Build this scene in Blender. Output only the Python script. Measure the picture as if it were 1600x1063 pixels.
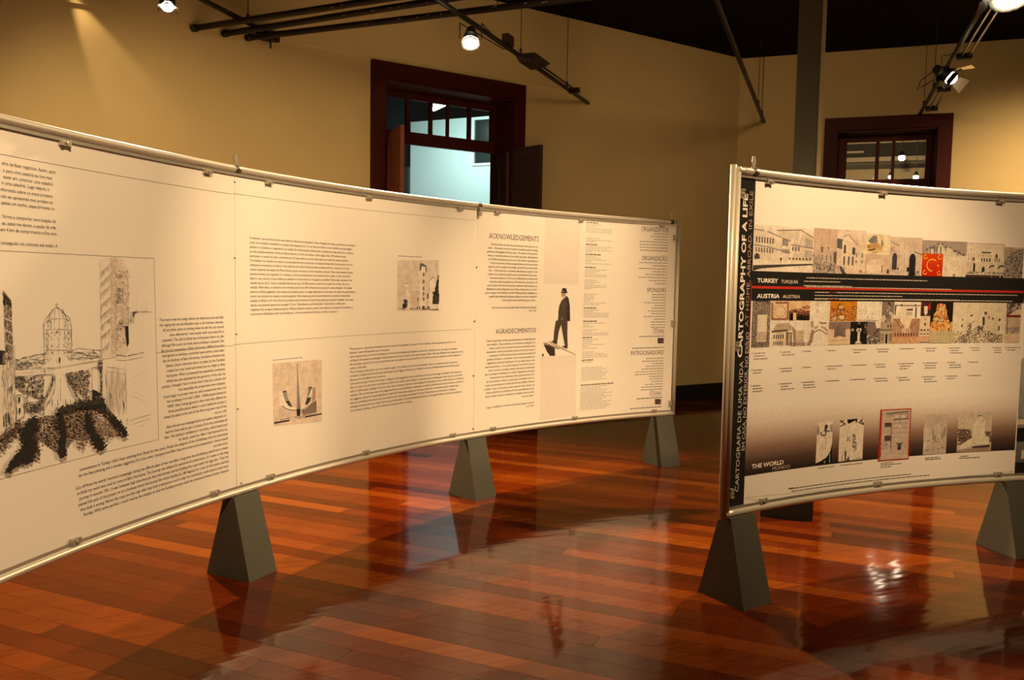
import bpy, bmesh, math, random
from math import sin, cos, radians, pi, hypot, atan2
from mathutils import Vector, Matrix

for o in list(bpy.data.objects):
    bpy.data.objects.remove(o)
SC = bpy.context.scene
COL = SC.collection

# ------------------------------------------------------------------ camera
FPX, PITCH, ROLL, EYE = 1250.0, 0.0691, 0.0169, 1.48
cam = bpy.data.cameras.new('camera')
cam.sensor_fit = 'HORIZONTAL'
cam.sensor_width = 36.0
cam.lens = 36.0 * FPX / 1600.0
cam.clip_start = 0.05
cam_ob = bpy.data.objects.new('camera', cam)
COL.objects.link(cam_ob)
_f = Vector((0, cos(PITCH), -sin(PITCH)))
_u = Vector((0, sin(PITCH), cos(PITCH)))
_r = Vector((1, 0, 0))
_r2 = _r * cos(ROLL) + _u * sin(ROLL)
_u2 = -_r * sin(ROLL) + _u * cos(ROLL)
cam_ob.matrix_world = Matrix(((_r2.x, _u2.x, -_f.x, 0), (_r2.y, _u2.y, -_f.y, 0),
                              (_r2.z, _u2.z, -_f.z, EYE), (0, 0, 0, 1)))
SC.camera = cam_ob

# ------------------------------------------------------------------ view, world
SC.view_settings.view_transform = 'Standard'
SC.view_settings.look = 'None'
SC.view_settings.gamma = 1.0
SC.view_settings.use_curve_mapping = False
SC.view_settings.exposure = 0.35
SC.cycles.use_denoising = True
SC.cycles.max_bounces = 8
SC.cycles.sample_clamp_indirect = 6.0
SC.cycles.caustics_reflective = False
SC.cycles.caustics_refractive = False
world = bpy.data.worlds.new('night')
SC.world = world
world.use_nodes = True
world.node_tree.nodes['Background'].inputs[0].default_value = (0.02, 0.018, 0.016, 1)
world.node_tree.nodes['Background'].inputs[1].default_value = 0.3

WARM = (1.0, 0.665, 0.35)


def spot(name, loc, target, watts, angle, blend=0.5, col=WARM, rad=0.04):
    L = bpy.data.lights.new(name, 'SPOT')
    L.energy = watts
    L.color = col
    L.spot_size = radians(angle)
    L.spot_blend = blend
    L.shadow_soft_size = rad
    ob = bpy.data.objects.new(name, L)
    COL.objects.link(ob)
    ob.location = loc
    ob.rotation_euler = (Vector(target) - Vector(loc)).to_track_quat('-Z', 'Y').to_euler()
    return ob


# gallery spots on the camera side, hung above the frame, one or two to each panel
spot('board_spot', (0.35, 2.75, 3.6), (-0.95, 4.55, 1.45), 350, 50, 0.9)
spot('board_spot', (-0.25, 1.05, 3.6), (-1.75, 2.95, 1.4), 370, 60, 0.9)
spot('board_spot', (1.65, 4.25, 3.6), (0.30, 6.1, 1.5), 350, 50, 0.9)
spot('board_spot', (2.15, 2.2, 3.6), (1.7, 4.15, 1.2), 420, 54, 0.9)
spot('board_spot', (4.2, 2.2, 3.6), (3.2, 4.6, 1.4), 140, 54, 0.9)
# spots washing the walls, above the frame as well; wide ones are added fill
spot('wall_spot', (-3.74, 6.62, 4.02), (-3.08, 7.12, 2.55), 42, 30, 0.6, rad=0.015)
spot('wall_spot', (-3.6, 3.6, 3.75), (-3.0, 7.15, 1.9), 330, 60, 1.0, rad=0.15)
spot('wall_spot', (0.3, 5.0, 3.75), (-0.4, 9.0, 2.4), 62, 95, 1.0, rad=0.15)  # unseen fill, added to brighten the wall around the left door
spot('wall_spot', (1.9, 5.6, 3.9), (3.5, 10.6, 2.3), 115, 95, 1.0, rad=0.15)  # unseen fill, added to brighten the wall near the corner
spot('wall_spot', (7.0, 6.6, 3.7), (6.4, 9.8, 2.1), 820, 66, 1.0, rad=0.15)

# ------------------------------------------------------------------ helpers


def ray(px, py):
    a, b = px - 800.0, py - 531.5
    u = cos(ROLL) * a + sin(ROLL) * b
    v = -sin(ROLL) * a + cos(ROLL) * b
    up = -v / FPX
    return (u / FPX, cos(PITCH) + up * sin(PITCH), -sin(PITCH) + up * cos(PITCH))


def at_z(px, py, z):
    d = ray(px, py)
    k = (z - EYE) / d[2]
    return Vector((d[0] * k, d[1] * k, z))


def at_wall(px, py, W, off=0.0):
    d = ray(px, py)
    k = (W.p.x * W.n.x + W.p.y * W.n.y + off) / (d[0] * W.n.x + d[1] * W.n.y)
    P = Vector((d[0] * k, d[1] * k, d[2] * k + EYE))
    return (P.x - W.p.x) * W.a.x + (P.y - W.p.y) * W.a.y, P.z


BASE = {}


def tag(o, label=None, cat=None, group=None, kind=None):
    if label: o['label'] = label
    if cat: o['category'] = cat
    if group: o['group'] = group
    if kind: o['kind'] = kind
    return o


def empty(name, loc):
    o = bpy.data.objects.new(name, None)
    COL.objects.link(o)
    o.location = loc
    BASE[o.name] = Vector(loc)
    return o


def base_of(o):
    return BASE.get(o.name, Vector((0, 0, 0))) if o else Vector((0, 0, 0))


def mesh_obj(name, verts, faces, mat, parent=None, smooth=False, origin=None):
    """verts are world coordinates"""
    b = base_of(parent)
    org = Vector(origin) if origin is not None else b
    me = bpy.data.meshes.new(name)
    me.from_pydata([tuple(Vector(v) - org) for v in verts], [], faces)
    me.materials.append(mat)
    if smooth:
        for p in me.polygons: p.use_smooth = True
    me.update()
    o = bpy.data.objects.new(name, me)
    COL.objects.link(o)
    if parent: o.parent = parent
    o.location = org - b if parent else org
    BASE[o.name] = org
    return o


class MB:
    def __init__(self):
        self.v = []
        self.f = []

    def add(self, vs, fs):
        n = len(self.v)
        self.v += [Vector(v) for v in vs]
        self.f += [tuple(i + n for i in f) for f in fs]
        return self

    def hexa(self, c):   # 8 corners: bottom 4 ccw, top 4 ccw
        return self.add(c, [(3, 2, 1, 0), (4, 5, 6, 7), (0, 1, 5, 4), (1, 2, 6, 5), (2, 3, 7, 6), (3, 0, 4, 7)])

    def box(self, fr, x0, x1, y0, y1, z0, z1):
        c = [fr(x0, y0, z0), fr(x1, y0, z0), fr(x1, y1, z0), fr(x0, y1, z0),
             fr(x0, y0, z1), fr(x1, y0, z1), fr(x1, y1, z1), fr(x0, y1, z1)]
        return self.hexa(c)

    def tube(self, pts, r, n=10, caps=True):
        pts = [Vector(p) for p in pts]
        rs = r if isinstance(r, (list, tuple)) else [r] * len(pts)
        rings = []
        prev = None
        for i, p in enumerate(pts):
            t = (pts[min(i + 1, len(pts) - 1)] - pts[max(i - 1, 0)]).normalized()
            up = Vector((0, 0, 1)) if abs(t.z) < 0.95 else Vector((1, 0, 0))
            a = t.cross(up).normalized() if prev is None else (prev - t * prev.dot(t)).normalized()
            prev = a
            b = t.cross(a)
            rings.append([p + (a * cos(2 * pi * k / n) + b * sin(2 * pi * k / n)) * rs[i] for k in range(n)])
        vs = [q for R in rings for q in R]
        fs = []
        for i in range(len(pts) - 1):
            for k in range(n):
                fs.append((i * n + k, i * n + (k + 1) % n, (i + 1) * n + (k + 1) % n, (i + 1) * n + k))
        if caps:
            fs.append(tuple(range(n))[::-1])
            fs.append(tuple((len(pts) - 1) * n + k for k in range(n)))
        return self.add(vs, fs)

    def ball(self, c, r, n=12, m=8):
        c = Vector(c)
        vs = [c + Vector((0, 0, r))]
        for i in range(1, m):
            th = pi * i / m
            for k in range(n):
                ph = 2 * pi * k / n
                vs.append(c + Vector((sin(th) * cos(ph), sin(th) * sin(ph), cos(th))) * r)
        vs.append(c - Vector((0, 0, r)))
        fs = [(0, 1 + k, 1 + (k + 1) % n) for k in range(n)]
        for i in range(m - 2):
            for k in range(n):
                a, b = 1 + i * n + k, 1 + i * n + (k + 1) % n
                fs.append((a, a + n, b + n, b))
        L = len(vs) - 1
        fs += [(L, 1 + (m - 2) * n + (k + 1) % n, 1 + (m - 2) * n + k) for k in range(n)]
        return self.add(vs, fs)

    def cone(self, c, d, prof, n=16):
        """revolve profile [(distance along d, radius)]"""
        c, d = Vector(c), Vector(d).normalized()
        a = d.cross(Vector((0, 0, 1)))
        a = a.normalized() if a.length > 1e-3 else Vector((1, 0, 0))
        b = d.cross(a)
        vs = []
        for t, r in prof:
            vs += [c + d * t + (a * cos(2 * pi * k / n) + b * sin(2 * pi * k / n)) * r for k in range(n)]
        fs = []
        for i in range(len(prof) - 1):
            for k in range(n):
                fs.append((i * n + k, i * n + (k + 1) % n, (i + 1) * n + (k + 1) % n, (i + 1) * n + k))
        return self.add(vs, fs)

    def build(self, name, mat, parent=None, smooth=False, origin=None):
        return mesh_obj(name, self.v, self.f, mat, parent, smooth, origin)


def world_fr(x, y, z): return Vector((x, y, z))


# ------------------------------------------------------------------ materials
def srgb(r, g, b):
    def c(x):
        x /= 255.0
        return x / 12.92 if x <= 0.04045 else ((x + 0.055) / 1.055) ** 2.4
    return (c(r), c(g), c(b), 1.0)


def new_mat(name):
    m = bpy.data.materials.new(name)
    m.use_nodes = True
    return m, m.node_tree.nodes, m.node_tree.links, m.node_tree.nodes['Principled BSDF']


def plain(name, col, rough=0.5, metal=0.0, noise=0.0, nscale=20.0, bump=0.0, bscale=60.0, spec=0.5):
    m, N, L, P = new_mat(name)
    P.inputs['Roughness'].default_value = rough
    P.inputs['Metallic'].default_value = metal
    P.inputs['Specular IOR Level'].default_value = spec
    geo = N.new('ShaderNodeNewGeometry')
    if noise:
        t = N.new('ShaderNodeTexNoise')
        t.inputs['Scale'].default_value = nscale
        t.inputs['Detail'].default_value = 5
        L.new(geo.outputs['Position'], t.inputs['Vector'])
        mx = N.new('ShaderNodeMix')
        mx.data_type = 'RGBA'
        mx.inputs['A'].default_value = tuple(c * (1 - noise) for c in col[:3]) + (1,)
        mx.inputs['B'].default_value = tuple(min(1, c * (1 + noise)) for c in col[:3]) + (1,)
        L.new(t.outputs['Fac'], mx.inputs['Factor'])
        L.new(mx.outputs['Result'], P.inputs['Base Color'])
    else:
        P.inputs['Base Color'].default_value = col
    if bump:
        t2 = N.new('ShaderNodeTexNoise')
        t2.inputs['Scale'].default_value = bscale
        t2.inputs['Detail'].default_value = 4
        L.new(geo.outputs['Position'], t2.inputs['Vector'])
        b = N.new('ShaderNodeBump')
        b.inputs['Strength'].default_value = bump
        b.inputs['Distance'].default_value = 0.01
        L.new(t2.outputs['Fac'], b.inputs['Height'])
        L.new(b.outputs['Normal'], P.inputs['Normal'])
    return m


def emit(name, col, power):
    m, N, L, P = new_mat(name)
    P.inputs['Base Color'].default_value = (0.8, 0.8, 0.8, 1)
    P.inputs['Emission Color'].default_value = col
    P.inputs['Emission Strength'].default_value = power
    return m


M_WALL = plain('wall_plaster', (0.53, 0.425, 0.205, 1), 0.85, noise=0.08, nscale=1.6, bump=0.25, bscale=5, spec=0.2)
M_CEIL = plain('ceiling_dark_wood', (0.005, 0.0016, 0.0012, 1), 0.9, noise=0.3, nscale=4, spec=0.1)
M_BASEB = plain('baseboard_black', (0.008, 0.007, 0.006, 1), 0.45)
M_SUB = plain('floor_joint', (0.006, 0.003, 0.002, 1), 0.7)
M_ALU = plain('brushed_aluminium', (0.66, 0.63, 0.55, 1), 0.38, metal=0.5)
M_POST = plain('post_aluminium', (0.60, 0.56, 0.46, 1), 0.42, metal=0.2)
M_ALU2 = plain('matt_aluminium', (0.62, 0.60, 0.54, 1), 0.42, metal=0.85)
M_CLIP = plain('zinc_clip', (0.52, 0.49, 0.42, 1), 0.4, metal=0.6)
M_DARKCLIP = plain('dark_sleeve', (0.10, 0.09, 0.06, 1), 0.4, metal=0.7)
M_FOOT = plain('grey_green_foot', (0.062, 0.061, 0.046, 1), 0.55, noise=0.12, nscale=60)
M_PAPER = plain('panel_paper', (0.80, 0.78, 0.73, 1), 0.55, spec=0.3)
M_BACK = plain('panel_back', (0.45, 0.43, 0.38, 1), 0.6)
M_BLACK = plain('black_paint', (0.007, 0.006, 0.005, 1), 0.5)
M_PIPE = plain('chipped_black_pipe', (0.006, 0.005, 0.0045, 1), 0.5, bump=0.4, bscale=90)
M_COL = plain('column_paint', (0.10, 0.095, 0.075, 1), 0.5, noise=0.1, nscale=30)
M_CHROME = plain('lamp_chrome', (0.8, 0.78, 0.72, 1), 0.15, metal=1.0)
M_BRASS = plain('track_rod', (0.55, 0.48, 0.36, 1), 0.3, metal=0.9)
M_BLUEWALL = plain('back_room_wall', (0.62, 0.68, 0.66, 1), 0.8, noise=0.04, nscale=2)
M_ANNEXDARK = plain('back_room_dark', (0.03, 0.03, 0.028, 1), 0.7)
M_BEAM = plain('pale_beam', (0.55, 0.48, 0.36, 1), 0.7)
M_TEALBAND = plain('grey_green_frieze', (0.16, 0.16, 0.11, 1), 0.8, noise=0.3, nscale=9)
M_BULB = emit('bulb_glow', (1.0, 0.86, 0.6, 1), 60)
M_BULB2 = emit('small_bulb_glow', (1.0, 0.82, 0.55, 1), 25)
M_TUBE = emit('fluorescent_glow', (0.86, 1.0, 0.97, 1), 14)


def wood_door(name, c0, c1, rough=0.4):
    m, N, L, P = new_mat(name)
    geo = N.new('ShaderNodeNewGeometry')
    mp = N.new('ShaderNodeMapping')
    mp.inputs['Scale'].default_value = (14, 14, 0.7)
    L.new(geo.outputs['Position'], mp.inputs['Vector'])
    t = N.new('ShaderNodeTexNoise')
    t.inputs['Scale'].default_value = 2.0
    t.inputs['Detail'].default_value = 6
    L.new(mp.outputs['Vector'], t.inputs['Vector'])
    mx = N.new('ShaderNodeMix')
    mx.data_type = 'RGBA'
    mx.inputs['A'].default_value = c0
    mx.inputs['B'].default_value = c1
    L.new(t.outputs['Fac'], mx.inputs['Factor'])
    L.new(mx.outputs['Result'], P.inputs['Base Color'])
    P.inputs['Roughness'].default_value = rough
    P.inputs['Specular IOR Level'].default_value = 0.15
    return m


M_DOOR = wood_door('dark_red_door_wood', (0.034, 0.0045, 0.0025, 1), (0.062, 0.0095, 0.005, 1), 0.5)
M_LEAF = wood_door('red_brown_leaf_wood', (0.13, 0.040, 0.020, 1), (0.20, 0.065, 0.035, 1), 0.45)
M_LEAFG = wood_door('grey_brown_leaf_wood', (0.040, 0.024, 0.021, 1), (0.060, 0.036, 0.031, 1), 0.5)


def floor_mat():
    m, N, L, P = new_mat('varnished_hardwood')
    geo = N.new('ShaderNodeNewGeometry')
    mp = N.new('ShaderNodeMapping')
    mp.inputs['Rotation'].default_value = (0, 0, -radians(90 + 66.5) + pi)
    mp.vector_type = 'TEXTURE'
    L.new(geo.outputs['Position'], mp.inputs['Vector'])
    at = N.new('ShaderNodeAttribute')
    at.attribute_name = 'tone'
    # grain stretched along the planks
    st = N.new('ShaderNodeVectorMath'); st.operation = 'MULTIPLY'
    st.inputs[1].default_value = (1.2, 26, 1)
    L.new(mp.outputs['Vector'], st.inputs[0])
    ad = N.new('ShaderNodeVectorMath'); ad.operation = 'ADD'
    sc = N.new('ShaderNodeVectorMath'); sc.operation = 'SCALE'
    sc.inputs['Scale'].default_value = 37.0
    L.new(at.outputs['Vector'], sc.inputs[0])
    L.new(st.outputs[0], ad.inputs[0]); L.new(sc.outputs[0], ad.inputs[1])
    t = N.new('ShaderNodeTexNoise')
    t.inputs['Scale'].default_value = 2.2; t.inputs['Detail'].default_value = 7
    t.inputs['Roughness'].default_value = 0.6
    L.new(ad.outputs[0], t.inputs['Vector'])
    mix = N.new('ShaderNodeMath'); mix.operation = 'MULTIPLY_ADD'
    mix.inputs[1].default_value = 0.5; 
    L.new(t.outputs['Fac'], mix.inputs[0])
    L.new(at.outputs['Fac'], mix.inputs[2])
    sub = N.new('ShaderNodeMath'); sub.operation = 'SUBTRACT'; sub.inputs[1].default_value = 0.25
    L.new(mix.outputs[0], sub.inputs[0])
    r = N.new('ShaderNodeValToRGB')
    e = r.color_ramp.elements
    e[0].position = 0.0; e[0].color = (0.030, 0.0035, 0.0007, 1)
    e[1].position = 1.0; e[1].color = (0.29, 0.095, 0.009, 1)
    k = e.new(0.45); k.color = (0.092, 0.0135, 0.0013, 1)
    k = e.new(0.75); k.color = (0.172, 0.039, 0.003, 1)
    L.new(sub.outputs[0], r.inputs['Fac'])
    L.new(r.outputs['Color'], P.inputs['Base Color'])
    P.inputs['Roughness'].default_value = 0.08
    P.inputs['IOR'].default_value = 1.5
    P.inputs['Specular IOR Level'].default_value = 0.29
    P.inputs['Coat Weight'].default_value = 0.0
    P.inputs['Coat Roughness'].default_value = 0.05
    # gently wavy varnish
    w = N.new('ShaderNodeTexNoise')
    w.inputs['Scale'].default_value = 1.0; w.inputs['Detail'].default_value = 2
    s2 = N.new('ShaderNodeVectorMath'); s2.operation = 'MULTIPLY'
    s2.inputs[1].default_value = (1.4, 7, 1)
    L.new(mp.outputs['Vector'], s2.inputs[0]); L.new(s2.outputs[0], w.inputs['Vector'])
    b = N.new('ShaderNodeBump'); b.inputs['Strength'].default_value = 0.35; b.inputs['Distance'].default_value = 0.006
    L.new(w.outputs['Fac'], b.inputs['Height'])
    L.new(b.outputs['Normal'], P.inputs['Normal']); L.new(b.outputs['Normal'], P.inputs['Coat Normal'])
    return m


M_FLOOR = floor_mat()


def print_mat():
    m, N, L, P = new_mat('print_ink')
    at = N.new('ShaderNodeAttribute'); at.attribute_name = 'ink'
    geo = N.new('ShaderNodeNewGeometry')
    t = N.new('ShaderNodeTexNoise'); t.inputs['Scale'].default_value = 90; t.inputs['Detail'].default_value = 4
    L.new(geo.outputs['Position'], t.inputs['Vector'])
    mr = N.new('ShaderNodeMapRange')
    mr.inputs['To Min'].default_value = 0.92; mr.inputs['To Max'].default_value = 1.08
    mr.inputs['From Min'].default_value = 0.25; mr.inputs['From Max'].default_value = 0.75
    L.new(t.outputs['Fac'], mr.inputs['Value'])
    mul = N.new('ShaderNodeVectorMath'); mul.operation = 'SCALE'
    L.new(at.outputs['Color'], mul.inputs[0]); L.new(mr.outputs['Result'], mul.inputs['Scale'])
    L.new(mul.outputs[0], P.inputs['Base Color'])
    P.inputs['Roughness'].default_value = 0.55
    P.inputs['Specular IOR Level'].default_value = 0.3
    return m


M_PRINT = print_mat()


def photo_mat():
    m, N, L, P = new_mat('photo_print')
    at = N.new('ShaderNodeAttribute'); at.attribute_name = 'ink'
    geo = N.new('ShaderNodeNewGeometry')
    out = at.outputs['Color']
    for sc, lo, hi in ((28, 0.88, 1.08), (130, 0.80, 1.10), (420, 0.92, 1.06)):
        t = N.new('ShaderNodeTexNoise'); t.inputs['Scale'].default_value = sc; t.inputs['Detail'].default_value = 3
        L.new(geo.outputs['Position'], t.inputs['Vector'])
        mr = N.new('ShaderNodeMapRange')
        mr.inputs['From Min'].default_value = 0.32; mr.inputs['From Max'].default_value = 0.68
        mr.inputs['To Min'].default_value = lo; mr.inputs['To Max'].default_value = hi
        L.new(t.outputs['Fac'], mr.inputs['Value'])
        mul = N.new('ShaderNodeVectorMath'); mul.operation = 'SCALE'
        L.new(out, mul.inputs[0]); L.new(mr.outputs['Result'], mul.inputs['Scale'])
        out = mul.outputs[0]
    L.new(out, P.inputs['Base Color'])
    P.inputs['Roughness'].default_value = 0.5
    P.inputs['Specular IOR Level'].default_value = 0.3
    return m


M_PHOTO = photo_mat()


def glass_mat():
    m, N, L, P = new_mat('window_glass')
    out = N['Material Output']
    tr = N.new('ShaderNodeBsdfTransparent')
    tr.inputs['Color'].default_value = (0.94, 0.96, 0.95, 1)
    gl = N.new('ShaderNodeBsdfGlossy'); gl.inputs['Roughness'].default_value = 0.03
    mx = N.new('ShaderNodeMixShader')
    fr = N.new('ShaderNodeFresnel'); fr.inputs['IOR'].default_value = 1.45
    L.new(fr.outputs[0], mx.inputs[0]); L.new(tr.outputs[0], mx.inputs[1]); L.new(gl.outputs[0], mx.inputs[2])
    L.new(mx.outputs[0], out.inputs['Surface'])
    return m


M_GLASS = glass_mat()


# ------------------------------------------------------------------ room
class Wall:
    def __init__(s, p, ang):
        s.p = Vector(p)
        s.a = Vector((sin(radians(ang)), cos(radians(ang))))
        s.n = Vector((cos(radians(ang)), -sin(radians(ang))))   # into the room (away from the wall)

    def fr(s, t, n, z):
        q = s.p + s.a * t + s.n * n
        return Vector((q.x, q.y, z))


CZ = 4.55
W1 = Wall((2.99317, 10.94237), 58)            # left-hand wall, t negative to the left of the corner
W2 = Wall((2.99317, 10.94237), 108.5)         # right-hand wall, t positive to the right of the corner
for W in (W1, W2):
    if W.n.dot(-W.p) < 0: W.n = -W.n
TH = 0.45
T1 = -11.6
T2 = 9.2
# door openings (outer casing edges come from the photograph)
d1a, dtop = at_wall(579, 91.5, W1)
d1b, _ = at_wall(820, 131.7, W1)
d2a, _ = at_wall(1289, 186, W2)
d2b, _ = at_wall(1489.7, 177.6, W2)
dtop = 3.70
CAS = 0.15
o1a, o1b = d1a + CAS, d1b - CAS
o2a, o2b = d2a + CAS, d2b - CAS


def wall_with_door(W, t0, t1, oa, ob, oz, name):
    m = MB()
    m.box(W.fr, t0, oa, -TH, 0, 0, CZ)
    m.box(W.fr, ob, t1, -TH, 0, 0, CZ)
    m.box(W.fr, oa, ob, -TH, 0, oz, CZ)
    o = m.build(name, M_WALL)
    return tag(o, kind='structure')


wl = wall_with_door(W1, T1, 0.0, o1a, o1b, dtop - CAS, 'wall_left')
tag(wl, 'cream plaster wall behind the long white text board')
# upper zone of the left wall is a slightly proud coat of plaster, ending level with the door head
m = MB()
m.box(W1.fr, T1, -0.02, 0, 0.012, dtop + 0.04, CZ)
m.build('plaster_coat', M_WALL, wl)
wr = wall_with_door(W2, 0.0, T2, o2a, o2b, dtop - CAS, 'wall_right')
tag(wr, 'cream plaster wall behind the board of photographs')
L_END = W1.fr(T1, 0, 0)
R_END = W2.fr(T2, 0, 0)
ROOM = [Vector((L_END.x, L_END.y)), Vector((2.99317, 10.94237)), Vector((R_END.x, R_END.y)),
        Vector((R_END.x + 0.2, -4.5)), Vector((L_END.x - 0.2, -4.5))]


def straight_wall(p, q, name, label):
    m = MB()
    d = (q - p).normalized()
    n = Vector((d.y, -d.x))
    c = (ROOM[0] + ROOM[2] + ROOM[3]) / 3
    if n.dot(c - p) > 0: n = -n
    k = [p, q, q + n * TH, p + n * TH]
    m.hexa([Vector((v.x, v.y, 0)) for v in k] + [Vector((v.x, v.y, CZ)) for v in k])
    return tag(m.build(name, M_WALL), label, kind='structure')


straight_wall(ROOM[2], ROOM[3], 'wall_far_right', 'cream side wall to the right, outside the picture')
straight_wall(ROOM[3], ROOM[4], 'wall_rear', 'cream wall behind the viewer')
straight_wall(ROOM[4], ROOM[0], 'wall_far_left', 'cream side wall to the left, outside the picture')
# ceiling
m = MB()
cz = [Vector((v.x, v.y)) for v in ROOM]
m.add([Vector((v.x, v.y, CZ)) for v in cz] + [Vector((v.x, v.y, CZ + 0.1)) for v in cz],
      [(0, 1, 2, 3, 4), (9, 8, 7, 6, 5)] + [(i, (i + 1) % 5, 5 + (i + 1) % 5, 5 + i) for i in range(5)])
tag(m.build('ceiling', M_CEIL), 'very dark timber ceiling', kind='structure')
# baseboards
m = MB(); m.box(W1.fr, T1 + 0.03, d1a - 0.002, 0, 0.02, 0.003, 0.195); m.box(W1.fr, d1b + 0.002, -0.035, 0, 0.02, 0.003, 0.195)
tag(m.build('baseboard_left', M_BASEB), 'black baseboard along the left wall', kind='structure')
m = MB(); m.box(W2.fr, 0.03, d2a - 0.002, 0, 0.02, 0.003, 0.195); m.box(W2.fr, d2b + 0.002, T2 - 0.05, 0, 0.02, 0.003, 0.195)
tag(m.build('baseboard_right', M_BASEB), 'black baseboard along the right wall', kind='structure')

# ------------------------------------------------------------------ floor of separate planks
m = MB()
m.add([Vector((v.x, v.y, -0.02)) for v in cz] + [Vector((v.x, v.y, -0.12)) for v in cz],
      [(4, 3, 2, 1, 0), (5, 6, 7, 8, 9)] + [(i, 5 + i, 5 + (i + 1) % 5, (i + 1) % 5) for i in range(5)])
floor = tag(m.build('floor', M_SUB), 'glossy red-brown hardwood plank floor', kind='structure')
PA = Vector((sin(radians(-66.5)), cos(radians(-66.5))))   # along the planks
PB = Vector((-PA.y, PA.x)) * -1                             # across
if PB.y < 0: PB = -PB


def clip_convex(poly, P, inset=0.012):
    c = sum(P, Vector((0, 0))) / len(P)
    for i in range(len(P)):
        a, b = P[i], P[(i + 1) % len(P)]
        d = (b - a).normalized()
        n = Vector((-d.y, d.x))
        if n.dot(c - a) < 0: n = -n
        out = []
        for j in range(len(poly)):
            p, q = poly[j], poly[(j + 1) % len(poly)]
            dp, dq = n.dot(p - a) - inset, n.dot(q - a) - inset
            if dp >= 0: out.append(p)
            if (dp >= 0) != (dq >= 0): out.append(p + (q - p) * (dp / (dp - dq)))
        poly = out
        if len(poly) < 3: return []
    return poly


rng = random.Random(5)
planks = []
PW = 0.112
b = -6.0
while b < 13.0:
    a = -11.0 + rng.uniform(-3, 0)
    while a < 10.0:
        ln = rng.choice((1.6, 2.3, 3.0, 3.6, 4.2))
        poly = [PA * s + PB * t for s, t in ((a, b), (a + ln - 0.0016, b), (a + ln - 0.0016, b + PW - 0.0016), (a, b + PW - 0.0016))]
        poly = clip_convex(poly, cz)
        if poly:
            c = sum(poly, Vector((0, 0))) / len(poly)
            tone = min(1, max(0.02, rng.gauss(0.40, 0.17)))
            planks.append((poly, tone, c))
        a += ln
    b += PW


def plank_score(pl):
    best = 1e9
    for q in list(pl[0]) + [pl[2]]:
        if q.y > 1.7 and abs(q.x / q.y) < 0.70: best = min(best, hypot(q.x, q.y))
    return best


planks.sort(key=plank_score)


def plank_geo(poly):
    if sum(poly[i].x * poly[(i + 1) % len(poly)].y - poly[(i + 1) % len(poly)].x * poly[i].y for i in range(len(poly))) < 0:
        poly = poly[::-1]
    n = len(poly)
    v = [Vector((p.x, p.y, 0)) for p in poly] + [Vector((p.x, p.y, -0.02)) for p in poly]
    f = [tuple(range(n)), tuple(range(2 * n - 1, n - 1, -1))] + [(i, n + i, n + (i + 1) % n, (i + 1) % n) for i in range(n)]
    return v, f


def set_tone(me, vals):
    at = me.attributes.new('tone', 'FLOAT', 'FACE')
    for i, x in enumerate(vals): at.data[i].value = x


rest = MB(); rest_t = []
for i, (poly, tone, c) in enumerate(planks):
    v, f = plank_geo(poly)
    if i < 300:
        o = mesh_obj('plank', v, f, M_FLOOR, floor, origin=(c.x, c.y, 0))
        set_tone(o.data, [tone] * len(f))
    else:
        rest.add(v, f); rest_t += [tone] * len(f)
o = rest.build('far_planks', M_FLOOR, floor)
set_tone(o.data, rest_t)
tag(o, kind='stuff')

# ------------------------------------------------------------------ doors
REV = 0.34


def door_frame(W, da, db, oa, ob, name, label):
    root = empty(name, W.fr((da + db) / 2, 0, 0))
    tag(root, label, kind='structure')
    zt = dtop
    # casing boards on the wall face
    for nm, q in (('casing_jamb', (da, oa + 0.012, 0, 0.03, 0, zt)), ('casing_jamb', (ob - 0.012, db, 0, 0.03, 0, zt)),
                  ('casing_head', (oa + 0.012, ob - 0.012, 0, 0.032, zt - CAS - 0.012, zt))):
        MB().box(W.fr, *q).build(nm, M_DOOR, root)
    # lining of the reveal
    MB().box(W.fr, oa, oa + 0.02, -TH, -0.001, 0, zt - CAS - 0.012).build('lining', M_DOOR, root)
    MB().box(W.fr, ob - 0.02, ob, -TH, -0.001, 0, zt - CAS - 0.012).build('lining', M_DOOR, root)
    MB().box(W.fr, oa + 0.02, ob - 0.02, -TH, -0.001, zt - CAS - 0.032, zt - CAS - 0.012).build('lining_head', M_DOOR, root)
    return root


def transom(W, root, oa, ob, pa, pb, z0, z1, bars, ztop, zbot, n0):
    """glazed light: outer frame, bars at given t, one pane between each pair"""
    nb, nf = -n0 - 0.05, -n0
    i0, i1 = oa + 0.021, ob - 0.021
    fr = MB()
    fr.box(W.fr, i0, pa, nb, nf, zbot, ztop)
    fr.box(W.fr, pb, i1, nb, nf, zbot, ztop)
    fr.box(W.fr, pa, pb, nb, nf, z1, ztop)
    fr.box(W.fr, pa, pb, nb, nf, zbot, z0)
    t = fr.build('transom_frame', M_DOOR, root)
    for c, w in bars:
        MB().box(W.fr, c - w / 2, c + w / 2, nb + 0.005, nf - 0.005, z0, z1).build('glazing_bar', M_DOOR, t)
    edges = [pa] + sum([[c - w / 2, c + w / 2] for c, w in bars], []) + [pb]
    for k in range(0, len(edges), 2):
        MB().box(W.fr, edges[k], edges[k + 1], nb + 0.02, nb + 0.024, z0, z1).build('pane', M_GLASS, t)


door1 = door_frame(W1, d1a, d1b, o1a, o1b, 'door_1', 'tall dark red doorway with glazed transom and opened leaves')
off = -REV
tp = lambda x, y: at_wall(x, y, W1, -REV if W1.n.dot(W1.p) > 0 else -REV)


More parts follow.
